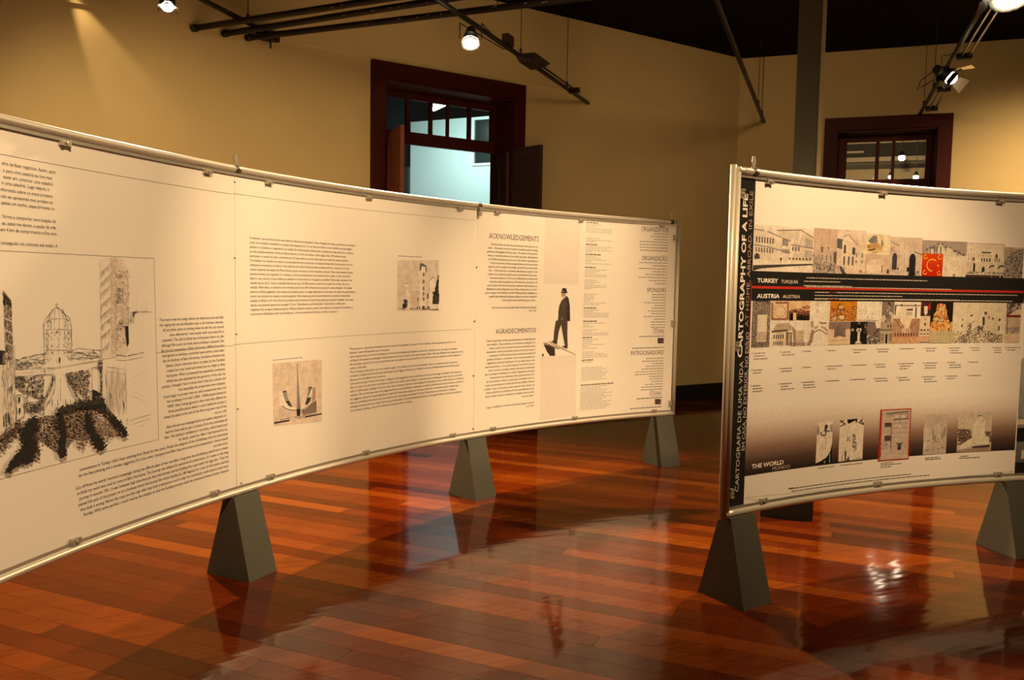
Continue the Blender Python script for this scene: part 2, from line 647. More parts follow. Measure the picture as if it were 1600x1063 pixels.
def at_rev(x, y, W):
    # plane REV behind the wall face
    q = W.p - W.n * REV
    d = ray(x, y)
    k = (q.x * W.n.x + q.y * W.n.y) / (d[0] * W.n.x + d[1] * W.n.y)
    P = Vector((d[0] * k, d[1] * k, d[2] * k + EYE))
    return (P.x - W.p.x) * W.a.x + (P.y - W.p.y) * W.a.y, P.z


pa, z1 = at_rev(601, 149, W1)
pb, z0 = at_rev(767, 222, W1)
bars = []
for x0, x1 in ((635, 640.5), (671.5, 676.5), (699, 702.5), (732, 737)):
    ta, tb = at_rev(x0, 180, W1)[0], at_rev(x1, 180, W1)[0]
    bars.append(((ta + tb) / 2, tb - ta))
zb = z0 - 0.13
pb = min(pb, o1b - 0.06)
transom(W1, door1, o1a, o1b, pa, pb, z0, z1, bars, dtop - CAS - 0.033, zb, REV)
# leaves swung into the room


def leaf(parent, p, q, z1, thick, mat, side, panels=True, name='leaf'):
    p, q = Vector(p[:2]), Vector(q[:2])
    d = (q - p).normalized()
    n = Vector((-d.y, d.x)) * side
    ln = (q - p).length
    fr = lambda s, t, z: Vector((p.x + d.x * s + n.x * t, p.y + d.y * s + n.y * t, z))
    m = MB()
    st = 0.09
    m.box(fr, 0, st, 0, thick, 0.012, z1); m.box(fr, ln - st, ln, 0, thick, 0.012, z1)
    for a, b_ in ((0.012, 0.22), (1.0, 1.12), (2.0, 2.1), (z1 - 0.12, z1)):
        m.box(fr, st, ln - st, 0, thick, a, b_)
    o = m.build(name, mat, parent)
    for a, b_ in ((0.22, 1.0), (1.12, 2.0), (2.1, z1 - 0.12)):
        MB().box(fr, st, ln - st, 0.012, thick - 0.012, a, b_).build('panel', mat, o)
    return o


LZ = 2.985
hl = at_z(601, 207.5, LZ); el = at_z(619, 199.5, LZ)
hl2 = W1.fr(o1a + 0.03, -0.02, 0); e2 = Vector((el.x, el.y, 0))
dd = (e2 - hl2); dd.z = 0
leaf(door1, hl2, hl2 + dd.normalized() * 0.56, LZ, 0.04, M_LEAF, 1)
hr = W1.fr(o1b - 0.02, 0.035, 0); er = at_z(844.5, 225.8, LZ)
leaf(door1, hr, er, LZ, 0.04, M_LEAFG, 1)
# folded second half of the right leaf, lying along the reveal
leaf(door1, W1.fr(o1b - 0.03, -0.30, 0), W1.fr(o1b - 0.075, 0.0, 0), LZ - 0.03, 0.035, M_LEAFG, 1)

door2 = door_frame(W2, d2a, d2b, o2a, o2b, 'door_2', 'dark red doorway with three-pane transom on the right wall')
pa, z1 = at_rev(1324, 222.5, W2)
pb, z0 = at_rev(1445, 279, W2)
bars = []
for x0, x1 in ((1368, 1373.5), (1393.5, 1398)):
    ta, tb = at_rev(x0, 250, W2)[0], at_rev(x1, 250, W2)[0]
    bars.append(((ta + tb) / 2, tb - ta))
transom(W2, door2, o2a, o2b, max(pa, o2a + 0.05), min(pb, o2b - 0.05), z0, z1, bars, dtop - CAS - 0.033, z0 - 0.16, REV)

# ------------------------------------------------------------------ room behind door 1
WB = Wall(at_z(675, 188.2, 4.0)[:2], 114)      # pale blue-lit wall
if WB.n.dot(-WB.p) < 0: WB.n = -WB.n


def tz_b(px, py):
    q = WB.p
    d = ray(px, py)
    k = (q.x * WB.n.x + q.y * WB.n.y) / (d[0] * WB.n.x + d[1] * WB.n.y)
    P = Vector((d[0] * k, d[1] * k, d[2] * k + EYE))
    return (P.x - q.x) * WB.a.x + (P.y - q.y) * WB.a.y, P.z


bl, _ = tz_b(641, 280)
wa, wz1 = tz_b(742, 188)
wb, wz0 = tz_b(776, 254)
wb = wa + 0.85
br = wb + 0.9
m = MB()
m.box(WB.fr, bl, wa, -0.15, 0, 0, 4.0); m.box(WB.fr, wb, br, -0.15, 0, 0, 4.0)
m.box(WB.fr, wa, wb, -0.15, 0, 0, wz0); m.box(WB.fr, wa, wb, -0.15, 0, wz1, 4.0)
tag(m.build('wall_back_room', M_BLUEWALL), 'pale blue-lit wall seen through the left doorway', kind='structure')
m = MB()
m.box(WB.fr, wa - 0.035, wa, 0, 0.02, wz0 - 0.035, wz1 + 0.035); m.box(WB.fr, wb, wb + 0.035, 0, 0.02, wz0 - 0.035, wz1 + 0.035)
m.box(WB.fr, wa, wb, 0, 0.02, wz0 - 0.035, wz0); m.box(WB.fr, wa, wb, 0, 0.02, wz1, wz1 + 0.035)
w1 = tag(m.build('window_1', plain('white_window_frame', (0.75, 0.78, 0.76, 1), 0.5)), 'dark high window with white frame in the blue-lit room', kind='structure')
MB().box(WB.fr, wa, wb, -0.03, -0.015, wz0, wz1).build('pane', plain('night_window', (0.02, 0.025, 0.022, 1), 0.25), w1)
tag(MB().box(WB.fr, bl - 0.17, bl - 0.002, -0.14, 0.06, 0, 3.3).build('trim_1', M_ANNEXDARK), 'dark post beside the blue-lit wall', kind='structure')
tag(MB().box(WB.fr, bl - 0.26, bl - 0.172, -0.14, 0.02, 0, 3.3).build('trim_2', M_BLUEWALL), 'narrow pale strip beside the dark post', kind='structure')
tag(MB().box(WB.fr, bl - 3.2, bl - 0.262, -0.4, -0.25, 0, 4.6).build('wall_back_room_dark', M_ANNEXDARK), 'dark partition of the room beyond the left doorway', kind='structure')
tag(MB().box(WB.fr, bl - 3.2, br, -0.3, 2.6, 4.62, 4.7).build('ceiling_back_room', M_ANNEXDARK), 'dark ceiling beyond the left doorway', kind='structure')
for k in range(5):
    pass
# floor outside the doorways
q0 = W1.fr(d1a - 0.5, -TH, 0); q1 = W1.fr(d1b + 2.2, -TH, 0); q2 = q1 - Vector((W1.n.x, W1.n.y, 0)) * 5.2; q3 = q0 - Vector((W1.n.x, W1.n.y, 0)) * 5.2
MBF = MB().hexa([q + Vector((0, 0, -0.12)) for q in (q0, q1, q2, q3)] + [q + Vector((0, 0, -0.001)) for q in (q0, q1, q2, q3)])
tag(MBF.build('floor_back_room', plain('back_room_floor', (0.10, 0.05, 0.03, 1), 0.4)), 'floor of the room beyond the left doorway', kind='structure')
# fluorescent batten
fa, fb = at_z(677.5, 170.5, 3.95), at_z(701, 159.5, 3.95)
fd = (fb - fa).normalized()
lamp = tag(empty('fluorescent_lamp', fa + Vector((0, 0, 0.1))), 'white fluorescent batten lamp glowing beyond the left transom', 'lamp')
MB().tube([fa, fb], 0.030, 10).build('tube', M_TUBE, lamp, True)
sd = Vector((-fd.y, fd.x, 0))
frl = lambda s, t, z: fa + fd * s + sd * t + Vector((0, 0, z))
MB().box(frl, -0.03, (fb - fa).length + 0.03, -0.06, 0.06, 0.05, 0.09).build('housing', M_BLUEWALL, lamp)
MB().tube([fa + fd * 0.1 + Vector((0, 0, 0.09)), fa + fd * 0.1 + Vector((0, 0, 0.67))], 0.006, 6).build('hanger', M_BLACK, lamp)
MB().tube([fb - fd * 0.1 + Vector((0, 0, 0.09)), fb - fd * 0.1 + Vector((0, 0, 0.67))], 0.006, 6).build('hanger', M_BLACK, lamp)
AL = bpy.data.lights.new('fluorescent_light', 'AREA')
AL.shape = 'RECTANGLE'; AL.size = 1.1; AL.size_y = 0.15; AL.energy = 40; AL.color = (0.66, 0.97, 0.93)
alo = bpy.data.objects.new('fluorescent_light', AL); COL.objects.link(alo)
alo.location = (fa + fb) / 2 + Vector((0.25, -0.4, -0.1))
tgt = WB.fr((wa + bl) / 2, 0, 2.0)
alo.rotation_euler = (tgt - alo.location).to_track_quat('-Z', 'Y').to_euler()

# ------------------------------------------------------------------ room behind door 2
WC = Wall((W2.p - W2.n * 5.0)[:], 108.5)
if WC.n.dot(-WC.p) < 0: WC.n = -WC.n


def tz_c(px, py, W=WC):
    d = ray(px, py)
    k = (W.p.x * W.n.x + W.p.y * W.n.y) / (d[0] * W.n.x + d[1] * W.n.y)
    P = Vector((d[0] * k, d[1] * k, d[2] * k + EYE))
    return (P.x - W.p.x) * W.a.x + (P.y - W.p.y) * W.a.y, P.z


ca, zc0 = tz_c(1322, 262.5); cb, _ = tz_c(1446, 262)
_, zf0 = tz_c(1385, 262); _, zf1 = tz_c(1385, 250.5)
m = MB().box(WC.fr, ca - 1.6, cb + 1.6, -0.2, 0, 0, 5.4)
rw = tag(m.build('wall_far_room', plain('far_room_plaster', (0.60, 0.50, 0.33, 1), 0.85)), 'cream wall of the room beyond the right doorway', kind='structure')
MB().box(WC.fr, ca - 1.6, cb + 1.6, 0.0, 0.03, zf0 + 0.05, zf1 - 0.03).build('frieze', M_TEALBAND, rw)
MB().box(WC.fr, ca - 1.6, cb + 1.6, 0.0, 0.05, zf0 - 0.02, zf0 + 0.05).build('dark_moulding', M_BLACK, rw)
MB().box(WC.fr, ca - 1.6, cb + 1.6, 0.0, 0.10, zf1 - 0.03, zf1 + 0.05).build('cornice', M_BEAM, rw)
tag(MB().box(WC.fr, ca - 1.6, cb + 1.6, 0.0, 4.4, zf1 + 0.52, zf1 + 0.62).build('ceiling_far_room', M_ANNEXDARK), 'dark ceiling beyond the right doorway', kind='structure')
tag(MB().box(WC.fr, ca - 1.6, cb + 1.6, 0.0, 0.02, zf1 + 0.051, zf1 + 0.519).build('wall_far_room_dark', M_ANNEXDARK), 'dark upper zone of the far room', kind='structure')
bx0, bz0 = tz_c(1322, 239.5); bx1, _ = tz_c(1349, 239)
tag(MB().box(WC.fr, bx0 - 1.0, bx1, 0.021, 0.09, bz0 - 0.02, bz0 + 0.02).build('trim_3', M_BEAM), 'short pale batten on the dark far wall', kind='structure')
_, tz1 = tz_c(1385, 222); _, tz0 = tz_c(1385, 225)
tag(MB().box(WC.fr, ca - 1.6, cb + 1.6, 0.021, 0.12, tz0, min(tz1, zf1 + 0.51)).build('trim_4', M_BEAM), 'pale batten under the dark far ceiling', kind='structure')
q0 = W2.fr(d2a - 1.0, -TH, 0); q1 = W2.fr(d2b + 1.5, -TH, 0); nv = Vector((W2.n.x, W2.n.y, 0))
MBF = MB().hexa([q + Vector((0, 0, -0.12)) for q in (q0, q1, q1 - nv * 4.55, q0 - nv * 4.55)] + [q + Vector((0, 0, -0.001)) for q in (q0, q1, q1 - nv * 4.55, q0 - nv * 4.55)])
tag(MBF.build('floor_far_room', plain('far_room_floor', (0.12, 0.05, 0.02, 1), 0.35)), 'floor of the room beyond the right doorway', kind='structure')
WD = Wall((W2.p - W2.n * 4.0)[:], 108.5)
if WD.n.dot(-WD.p) < 0: WD.n = -WD.n
for px, py, r, lab in ((1409, 246.5, 0.055, 'round glowing lamp hanging highest beyond the right transom'),
                       (1391.5, 276.5, 0.035, 'small glowing spot lamp behind the middle transom pane'),
                       (1431, 277, 0.045, 'glowing spot lamp low behind the right transom pane')):
    t, z = tz_c(px, py, WD)
    c = WD.fr(t, 0, z)
    L_ = tag(empty('hanging_lamp', c + Vector((0, 0, r))), lab, 'lamp')
    MB().ball(c, r).build('bulb', M_BULB2, L_, True)
    MB().cone(c + Vector((0, 0, r * 0.5)), (0, 0, 1), [(0, r * 1.05), (r * 0.8, r * 0.7), (r * 1.6, 0.02)], 12).build('socket', M_BLACK, L_)
    MB().tube([c + Vector((0, 0, r * 2)), Vector((c.x, c.y, zf1 + 0.52))], 0.005, 6).build('cord', M_BLACK, L_)
Lp = bpy.data.lights.new('far_room_fill', 'POINT'); Lp.energy = 160; Lp.color = WARM; Lp.shadow_soft_size = 0.12
lpo = bpy.data.objects.new('far_room_fill', Lp); COL.objects.link(lpo)
lpo.location = W2.fr((d2a + d2b) / 2, -TH - 0.15, 3.95)  # unseen fill added above the door head, apart from the hanging lamps

# ------------------------------------------------------------------ column
cc = at_z(1236, 812, 0)
ct = radians(108.5)
ca_, cn_ = Vector((sin(ct), cos(ct), 0)), Vector((-cos(ct), sin(ct), 0))
if cn_.y < 0: cn_ = -cn_
frc = lambda x, y, z: Vector((cc.x, cc.y, 0)) + ca_ * x + cn_ * y + Vector((0, 0, z))
colm = tag(empty('column', frc(0, 0.1, 0)), 'dark grey square column standing behind the photograph board', kind='structure')
MB().box(frc, -0.075, 0.0615, 0.03, 0.20, 0.001, CZ - 0.001).build('shaft', M_COL, colm)
MB().box(frc, 0.062, 0.086, 0.022, 0.205, 0.0011, CZ - 0.0011).build('lit_edge_strip', plain('column_edge_lit', (0.42, 0.36, 0.24, 1), 0.5), colm)  # paler strip: light on the column's right edge put into its colour
MB().box(frc, -0.19, 0.13, 0.0, 0.26, 0.0005, 0.17).build('plinth', M_BASEB, colm)

# ------------------------------------------------------------------ curved display boards
SB = 1.6
ZT = EYE + 0.337 * SB          # rail centres
ZB = EYE - 0.663 * SB
RT = 0.0165


class Board:
    def __init__(s, cx, cy, R):
        s.c = Vector((cx * SB, cy * SB))
        s.R = R * SB

    def P(s, u, z, d=0.0):
        """u = arc length along the board, d = distance in front of the panel face"""
        a = u / s.R
        r = s.R - d
        return Vector((s.c.x + r * sin(a), s.c.y + r * cos(a), z))

    def fr(s, u0):
        """straight local frame at u0: x along, y towards the viewer, z up"""
        a = u0 / s.R
        t = Vector((cos(a), -sin(a), 0)); n = Vector((-sin(a), -cos(a), 0))
        o = Vector((s.c.x + s.R * sin(a), s.c.y + s.R * cos(a), 0))
        return lambda x, y, z: o + t * x + n * y + Vector((0, 0, z))

    def uv(s, px, py):
        d = ray(px, py)
        A = d[0] ** 2 + d[1] ** 2
        B = -2 * (d[0] * s.c.x + d[1] * s.c.y)
        C = s.c.x ** 2 + s.c.y ** 2 - s.R ** 2
        k = (-B + math.sqrt(B * B - 4 * A * C)) / (2 * A)
        x, y = d[0] * k - s.c.x, d[1] * k - s.c.y
        return atan2(x, y) * s.R, d[2] * k + EYE


BL = Board(2.4327, 0.918, 3.6343)
BR = Board(2.6547, -0.6794, 3.6108)
S1, S2, S3 = -1.1307 * BL.R, -0.7955 * BL.R, -0.449 * BL.R
S0 = S1 - (S2 - S1)
R0, R1 = -0.595 * BR.R, -0.2369 * BR.R
R2 = R1 + (R1 - R0)


def arc_pts(B, u0, u1, z, d, step=0.06):
    n = max(2, int(abs(u1 - u0) / step) + 1)
    return [B.P(u0 + (u1 - u0) * i / (n - 1), z, d) for i in range(n)]


def sweep_box(m, B, u0, u1, d0, d1, z0, z1, step=0.06):
    n = max(2, int(abs(u1 - u0) / step) + 1)
    vs, fs = [], []
    for i in range(n):
        u = u0 + (u1 - u0) * i / (n - 1)
        vs += [B.P(u, z0, d0), B.P(u, z0, d1), B.P(u, z1, d1), B.P(u, z1, d0)]
    for i in range(n - 1):
        for k in range(4):
            a, b_ = i * 4 + k, i * 4 + (k + 1) % 4
            fs.append((a, b_, b_ + 4, a + 4))
    fs.append((3, 2, 1, 0)); k = (n - 1) * 4; fs.append((k, k + 1, k + 2, k + 3))
    m.add(vs, fs)
    return m


def rail(B, u0, u1, z, s, name, root):
    """tube with a clamping lip; s=-1 lip below (top rail), +1 lip above (bottom rail)"""
    m = MB()
    m.tube(arc_pts(B, u0, u1, z, 0.006), RT, 14)
    o = m.build(name, M_ALU, root, True)
    m2 = MB()
    za, zb_ = sorted((z + s * (RT - 0.003), z + s * (RT + 0.014)))
    sweep_box(m2, B, u0, u1, 0.0045, 0.0085, za, zb_)
    m2.build('clamping_lip', M_ALU2, o)
    return o


def foot(B, u, root):
    fr = B.fr(u)
    zt = ZB - RT + 0.002
    w0, w1, d0, d1 = 0.097, 0.085, 0.142, 0.035
    m = MB()
    m.hexa([fr(-w0, d0, 0.0), fr(-w0, -d0, 0.0), fr(w0, -d0, 0.0), fr(w0, d0, 0.0),
            fr(-w1, d1, zt), fr(-w1, -d1, zt), fr(w1, -d1, zt), fr(w1, d1, zt)])
    o = m.build('foot', M_FOOT, root)
    for x in (-0.05, 0.05):
        MB().ball(fr(x, 0.006 + RT, zt + 0.004), 0.0045, 8, 6).build('screw', M_CHROME, o, True)
    return o


_clip = {}


def clip_mesh(kind):
    if kind in _clip: return _clip[kind]
    m = MB()
    m.box(world_fr, -0.022, 0.022, -0.006, 0.010, -0.012, 0.012)
    m.box(world_fr, -0.022, -0.013, 0.010, 0.014, -0.012, 0.012)
    m.box(world_fr, 0.013, 0.022, 0.010, 0.014, -0.012, 0.012)
    m.cone((0, 0.010, 0), (0, 1, 0), [(0, 0.007), (0.006, 0.007), (0.007, 0.003), (0.007, 0.0005)], 8)
    me = bpy.data.meshes.new('clip')
    me.from_pydata([tuple(v) for v in m.v], [], m.f)
    me.materials.append(M_CLIP)
    _clip[kind] = me
    return me


def clip(B, u, z, root, vert=False):
    o = bpy.data.objects.new('clip', clip_mesh('a'))
    COL.objects.link(o)
    o.parent = root
    a = u / B.R
    t = Vector((cos(a), -sin(a), 0)); n = Vector((-sin(a), -cos(a), 0)); zz = Vector((0, 0, 1))
    if vert: t, zz = zz, -t
    p = B.P(u, z, 0.006) - base_of(root)
    o.matrix_local = Matrix(((t.x, n.x, zz.x, p.x), (t.y, n.y, zz.y, p.y), (t.z, n.z, zz.z, p.z), (0, 0, 0, 1)))
    return o


def tab(B, u, z, up, root):
    """flat hanging bracket with a hole, on a dark sleeve at a rail joint"""
    fr = B.fr(u)
    m = MB().tube([fr(-0.017, 0.006, z), fr(0.017, 0.006, z)], RT + 0.0015, 14)
    m.build('joint_sleeve', M_DARKCLIP, root, True)
    s = 1 if up else -1
    y0, y1 = (-0.002, 0.002) if up else (RT + 0.006, RT + 0.010)
    z0 = z + s * (RT - 0.004)
    pts = [(-0.018, 0), (0.018, 0), (0.017, 0.02), (0.010, 0.062), (-0.010, 0.062), (-0.017, 0.02)]
    n = 8
    hole = [(0.004 * cos(2 * pi * k / n), 0.050 + 0.004 * sin(2 * pi * k / n)) for k in range(n)]
    # plate as ring between outline and hole
    out = []
    for k in range(n):
        an = 2 * pi * k / n
        # ray from the hole centre to the outline
        dx, dz = cos(an), sin(an)
        best = 9
        for i in range(6):
            (x1, q1), (x2, q2) = pts[i], pts[(i + 1) % 6]
            ex, ez = x2 - x1, q2 - q1
            den = dx * ez - dz * ex
            if abs(den) < 1e-9: continue
            tt = ((x1) * ez - (q1 - 0.050) * ex) / den
            ss = ((x1) * dz - (q1 - 0.050) * dx) / den
            if tt > 0 and -1e-6 <= ss <= 1 + 1e-6: best = min(best, tt)
        out.append((dx * best, 0.050 + dz * best))
    m = MB()
    vs = []
    for y in (y0, y1):
        vs += [fr(x, y, z0 + s * q) for x, q in out] + [fr(x, y, z0 + s * q) for x, q in hole]
    fs = []
    for k in range(n):
        j = (k + 1) % n
        fs += [(k, j, n + j, n + k), (2 * n + j, 2 * n + k, 3 * n + k, 3 * n + j), (k, 2 * n + k, 2 * n + j, j), (n + k, n + j, 3 * n + j, 3 * n + k)]
    m.add(vs, fs)
    # foot of the bracket
    m.box(fr, -0.018, 0.018, min(y0, 0.0), max(y1, 0.002), min(z0, z0 + s * 0.012), max(z0, z0 + s * 0.012))
    m.build('hanging_bracket', M_CLIP, root)


def panel(B, u0, u1, root):
    m = MB()
    sweep_box(m, B, u0 + 0.0012, u1 - 0.0012, -0.004, 0.0, ZB + RT + 0.001, ZT - RT - 0.001)
    return m.build('panel', M_PAPER, root)


def post(B, u, root, ribs, name='end_post'):
    fr = B.fr(u)
    m = MB()
    z0, z1 = ZB - RT * 0.9, ZT + RT * 0.9
    if ribs == 1:
        m.tube([fr(0, 0.006, z0), fr(0, 0.006, z1)], 0.016, 14)
        o = m.build(name, M_POST, root, True)
    else:
        m.tube([fr(-0.017, 0.0, z0 - 0.006), fr(-0.017, 0.0, z1 + 0.008)], 0.014, 12)
        m.tube([fr(0.008, 0.006, z0), fr(0.008, 0.006, z1)], 0.0145, 12)
        m.box(fr, -0.017, 0.008, -0.008, 0.006, z0, z1)
        o = m.build(name, M_POST, root, True)
        for p in o.data.polygons: p.use_smooth = len(p.vertices) == 4
    return o


board_l = tag(empty('display_board', BL.P((S1 + S2) / 2, 0)), 'long curved board of white text panels on grey wedge feet', 'display board')
board_r = tag(empty('display_board', BR.P((R0 + R1) / 2, 0)), 'curved board with black title strip and rows of building photographs', 'display board')

pL = [panel(BL, S0, S1, board_l), panel(BL, S1, S2, board_l), panel(BL, S2, S3 - 0.02, board_l)]
pR = [panel(BR, R0 + 0.02, R1, board_r), panel(BR, R1, R2, board_r)]
for B, u0, u1, root in ((BL, S0, S3, board_l), (BR, R0, R2, board_r)):
    rail(B, u0, u1, ZT, -1, 'top_rail', root)
    rail(B, u0, u1, ZB, 1, 'bottom_rail', root)
post(BL, S0, board_l, 1); post(BL, S3, board_l, 1)
post(BR, R0, board_r, 2); post(BR, R2, board_r, 1)
for u in (S0 + 0.12, S1 + 0.035, S2 + 0.0, S3 - 0.11): foot(BL, u, board_l)
for u in (R0 + 0.095, R1 + 0.0, R2 - 0.1): foot(BR, u, board_r)
tab(BL, S1 + 0.012, ZT, True, board_l)
tab(BL, S2 + 0.02, ZT, False, board_l)
tab(BL, S3 - 0.075, ZT, True, board_l)
tab(BR, R0 + 0.12, ZT, True, board_r)
zt_c, zb_c = ZT - RT - 0.018, ZB + RT + 0.016
for px, py in ((98, 227), (322, 268), (418, 285), (575, 308), (718, 326), (776, 332), (907, 344), (1033, 353)):
    clip(BL, BL.uv(px, py)[0], zt_c, board_l)
for px, py in ((115, 845), (334, 774), (421, 748), (570, 709), (706, 681), (769, 670), (897, 653), (1021, 642)):
    clip(BL, BL.uv(px, py)[0], zb_c, board_l)
for px, py in ((1057, 372), (1051, 505), (1047, 630)):
    clip(BL, S3 - 0.034, BL.uv(px, py)[1], board_l, True)
for px, py in ((1200, 285), (1377, 307), (1562, 317)): clip(BR, BR.uv(px, py)[0], zt_c, board_r)
for px, py in ((1190, 781), (1369, 754), (1557, 741)): clip(BR, BR.uv(px, py)[0], zb_c, board_r)
for px, py in ((1156, 303), (1151, 541), (1144, 770)):
    clip(BR, R0 + 0.036, BR.uv(px, py)[1], board_r, True)

# ------------------------------------------------------------------ flat print on the panels
_font = bpy.data.curves.new('lettering', 'FONT')
_font.resolution_u = 2
_font.fill_mode = 'FRONT'
_fo = bpy.data.objects.new('lettering', _font)
_cache = {}


def glyphs(s, bold=0.0):
    k = (s, bold)
    if k not in _cache:
        _font.body = s
        _font.offset = bold
        me = _fo.to_mesh()
        vs = [(v.co.x, v.co.y) for v in me.vertices]
        fs = [tuple(p.vertices) for p in me.polygons]
        _fo.to_mesh_clear()
        _cache[k] = (vs, fs)
    return _cache[k]


CAP = 0.70


class Ink:
    """collects flat coloured shapes in (u, z) on a board, then lays them on the curved panel"""

    def __init__(s, B, d=0.0006):
        s.B = B; s.d = d
        s.v = []; s.f = []; s.c = []
        s.k = 0
        s.fine = 1.8

    def pp(s, px, py): return s.B.uv(px, py)

    def raw(s, pts, col, lift=None):
        """pts in (u,z)"""
        n = len(s.v)
        L = s.d + (min(s.k, 40) * 2e-5 + max(0, s.k - 40) * 1.2e-6 if lift is None else lift)
        s.k += 1
        cols = col if isinstance(col, list) else [col] * len(pts)
        for p in pts: s.v.append((p[0], p[1], L))
        s.f.append((tuple(range(n, n + len(pts))), cols))

    def poly(s, pts, col): s.raw([s.pp(*p) for p in pts], col)

    def quad(s, x0, y0, x1, y1, col):
        """photo-space box: left/right, top/bottom"""
        s.poly([(x0, y0), (x1, y0), (x1, y1), (x0, y1)], col)

    def urect(s, u0, z0, u1, z1, col): s.raw([(u0, z0), (u1, z0), (u1, z1), (u0, z1)], col)

    def line(s, p, q, w, col):
        a, b_ = s.pp(*p), s.pp(*q)
        s.uline(a, b_, w, col)

    def uline(s, a, b_, w, col):
        dx, dz = b_[0] - a[0], b_[1] - a[1]
        l = hypot(dx, dz) or 1
        nx, nz = -dz / l * w / 2, dx / l * w / 2
        s.raw([(a[0] + nx, a[1] + nz), (a[0] - nx, a[1] - nz), (b_[0] - nx, b_[1] - nz), (b_[0] + nx, b_[1] + nz)], col)

    def path(s, pts, w, col):
        for i in range(len(pts) - 1): s.line(pts[i], pts[i + 1], w, col)

    def oval(s, cx, cy, rx, ry, col, n=14):
        s.poly([(cx + rx * cos(2 * pi * k / n), cy + ry * sin(2 * pi * k / n)) for k in range(n)], col)

    def ring(s, cx, cy, r, w, col, a0=0, a1=2 * pi, n=16):
        s.path([(cx + r * cos(a0 + (a1 - a0) * k / n), cy + r * sin(a0 + (a1 - a0) * k / n)) for k in range(n + 1)], w, col)

    def specks(s, rg, region, n, size, cols, stretch=1.0):
        """n little leaf-like marks inside region (a function giving a random photo point)"""
        for _ in range(int(n * s.fine ** 1.6)):
            x, y = region(rg)
            r = size * rg.uniform(0.5, 1.3) / s.fine
            a0 = rg.uniform(0, pi)
            s.poly([(x + r * stretch * cos(a0 + t), y + r * sin(a0 + t) * rg.uniform(.6, 1.2)) for t in (0, 1.3, 2.6, 4.0, 5.2)], rg.choice(cols))

    def text(s, txt, u0, z, size, col, sx=1.0, bold=0.0, align='L', rot=False):
        vs, fs = glyphs(txt, bold)
        if not vs: return
        w = max(v[0] for v in vs)
        ox = 0 if align == 'L' else -w
        n = len(s.v)
        for x, y in vs:
            X, Y = (x + ox) * size * sx, y * size
            if rot: s.v.append((u0 - Y, z + X, s.d + 0.0005))
            else: s.v.append((u0 + X, z + Y, s.d + 0.0005))
        for f in fs: s.f.append((tuple(i + n for i in f), [col] * len(f)))

    def text_fit(s, txt, p, q, cap_px, col, bold=0.0):
        """text with its baseline between two photo points"""
        (ua, za), (ub, zb_) = s.pp(*p), s.pp(*q)
        cap = abs(s.pp(p[0], p[1] - cap_px)[1] - za)
        size = cap / CAP
        vs, _ = glyphs(txt, bold)
        w = max(v[0] for v in vs)
        s.text(txt, ua, (za + zb_) / 2, size, col, (ub - ua) / (w * size), bold)

    def block(s, lines, p0, p1, ref, align='L', col=(0.02, 0.018, 0.018), fill=0.98, bold=0.0, skip=0):
        """lines between first and last baseline anchor; ref = (line text, its width in photo x from, to, y)"""
        n = len(lines)
        (ua, za), (ub, zb_) = s.pp(*p0), s.pp(*p1)
        step = (za - zb_) / (n - 1)
        size = step * fill / 1.28
        vs, _ = glyphs(ref[0], bold)
        w = max(v[0] for v in vs)
        sx = abs(s.pp(ref[3], ref[4])[0] - s.pp(ref[1], ref[2])[0]) / (w * size)
        for i, t in enumerate(lines):
            if t.strip():
                k = i / (n - 1)
                s.text(t, ua + (ub - ua) * k, za - step * i, size, col, sx, bold, align)

    def greek(s, rg, p, q, h_px, col, word=5.0):
        """a line too small to read: word-length bars"""
        (ua, za), (ub, zb_) = s.pp(*p), s.pp(*q)
        h = abs(s.pp(p[0], p[1] - h_px)[1] - za)
        z = (za + zb_) / 2
        per = abs(s.pp(p[0] + 1, p[1])[0] - ua)
        u = ua
        while u < ub - per * 0.5:
            w = min(rg.uniform(0.5, 1.5) * word * per, ub - u)
            s.urect(u, z, u + w, z + h, col)
            u += w + per * 0.9

    def build(s, name, parent, cut=True, kind=None, mat=None):
        bm = bmesh.new()
        lay = bm.loops.layers.float_color.new('ink')
        vv = [bm.verts.new(v) for v in s.v]
        for idx, cols in s.f:
            if len(set(idx)) < 3: continue
            try: f = bm.faces.new([vv[i] for i in idx])
            except ValueError: continue
            for lp, c in zip(f.loops, cols): lp[lay] = (c[0], c[1], c[2], 1)
            f.normal_update()
            if f.normal.z < 0: f.normal_flip()
        if cut and s.v:
            lo, hi = min(v[0] for v in s.v), max(v[0] for v in s.v)
            x = lo + 0.06
            while x < hi:
                bmesh.ops.bisect_plane(bm, geom=bm.verts[:] + bm.edges[:] + bm.faces[:], plane_co=(x, 0, 0), plane_no=(1, 0, 0), dist=1e-6)
                x += 0.06
        b0 = base_of(parent)
        for v in bm.verts: v.co = s.B.P(v.co.x, v.co.y, v.co.z) - b0
        me = bpy.data.meshes.new(name)
        bm.to_mesh(me); bm.free()
        me.materials.append(mat or M_PRINT)
        o = bpy.data.objects.new(name, me)
        COL.objects.link(o); o.parent = parent
        BASE[o.name] = b0
        if kind: o['kind'] = kind
        return o


INK = (0.018, 0.015, 0.016)
HEAD = (0.10, 0.075, 0.085)
RULE = (0.05, 0.045, 0.04)


def K(ox, oy, sc): return lambda x, y: (ox + x * sc, oy + y * sc)


def g(v, r=1.0, b=1.0): return (v * r, v, v * b)


rg = random.Random(11)

# ---------- left board, first panel (large drawing and long text)
t = Ink(BL)
for p, q in (((-60, 229.0), (362, 303.4)), ((-60, 388.5), (240.5, 404)), ((240.5, 404), (247.8, 687.2)), ((-60, 766), (247.8, 687.2)),
             ((243.8, 552), (364.8, 540))):
    t = Ink(BL)
    t.line(p, q, 0.0015, RULE)
    t.build('rule_line', pL[0])

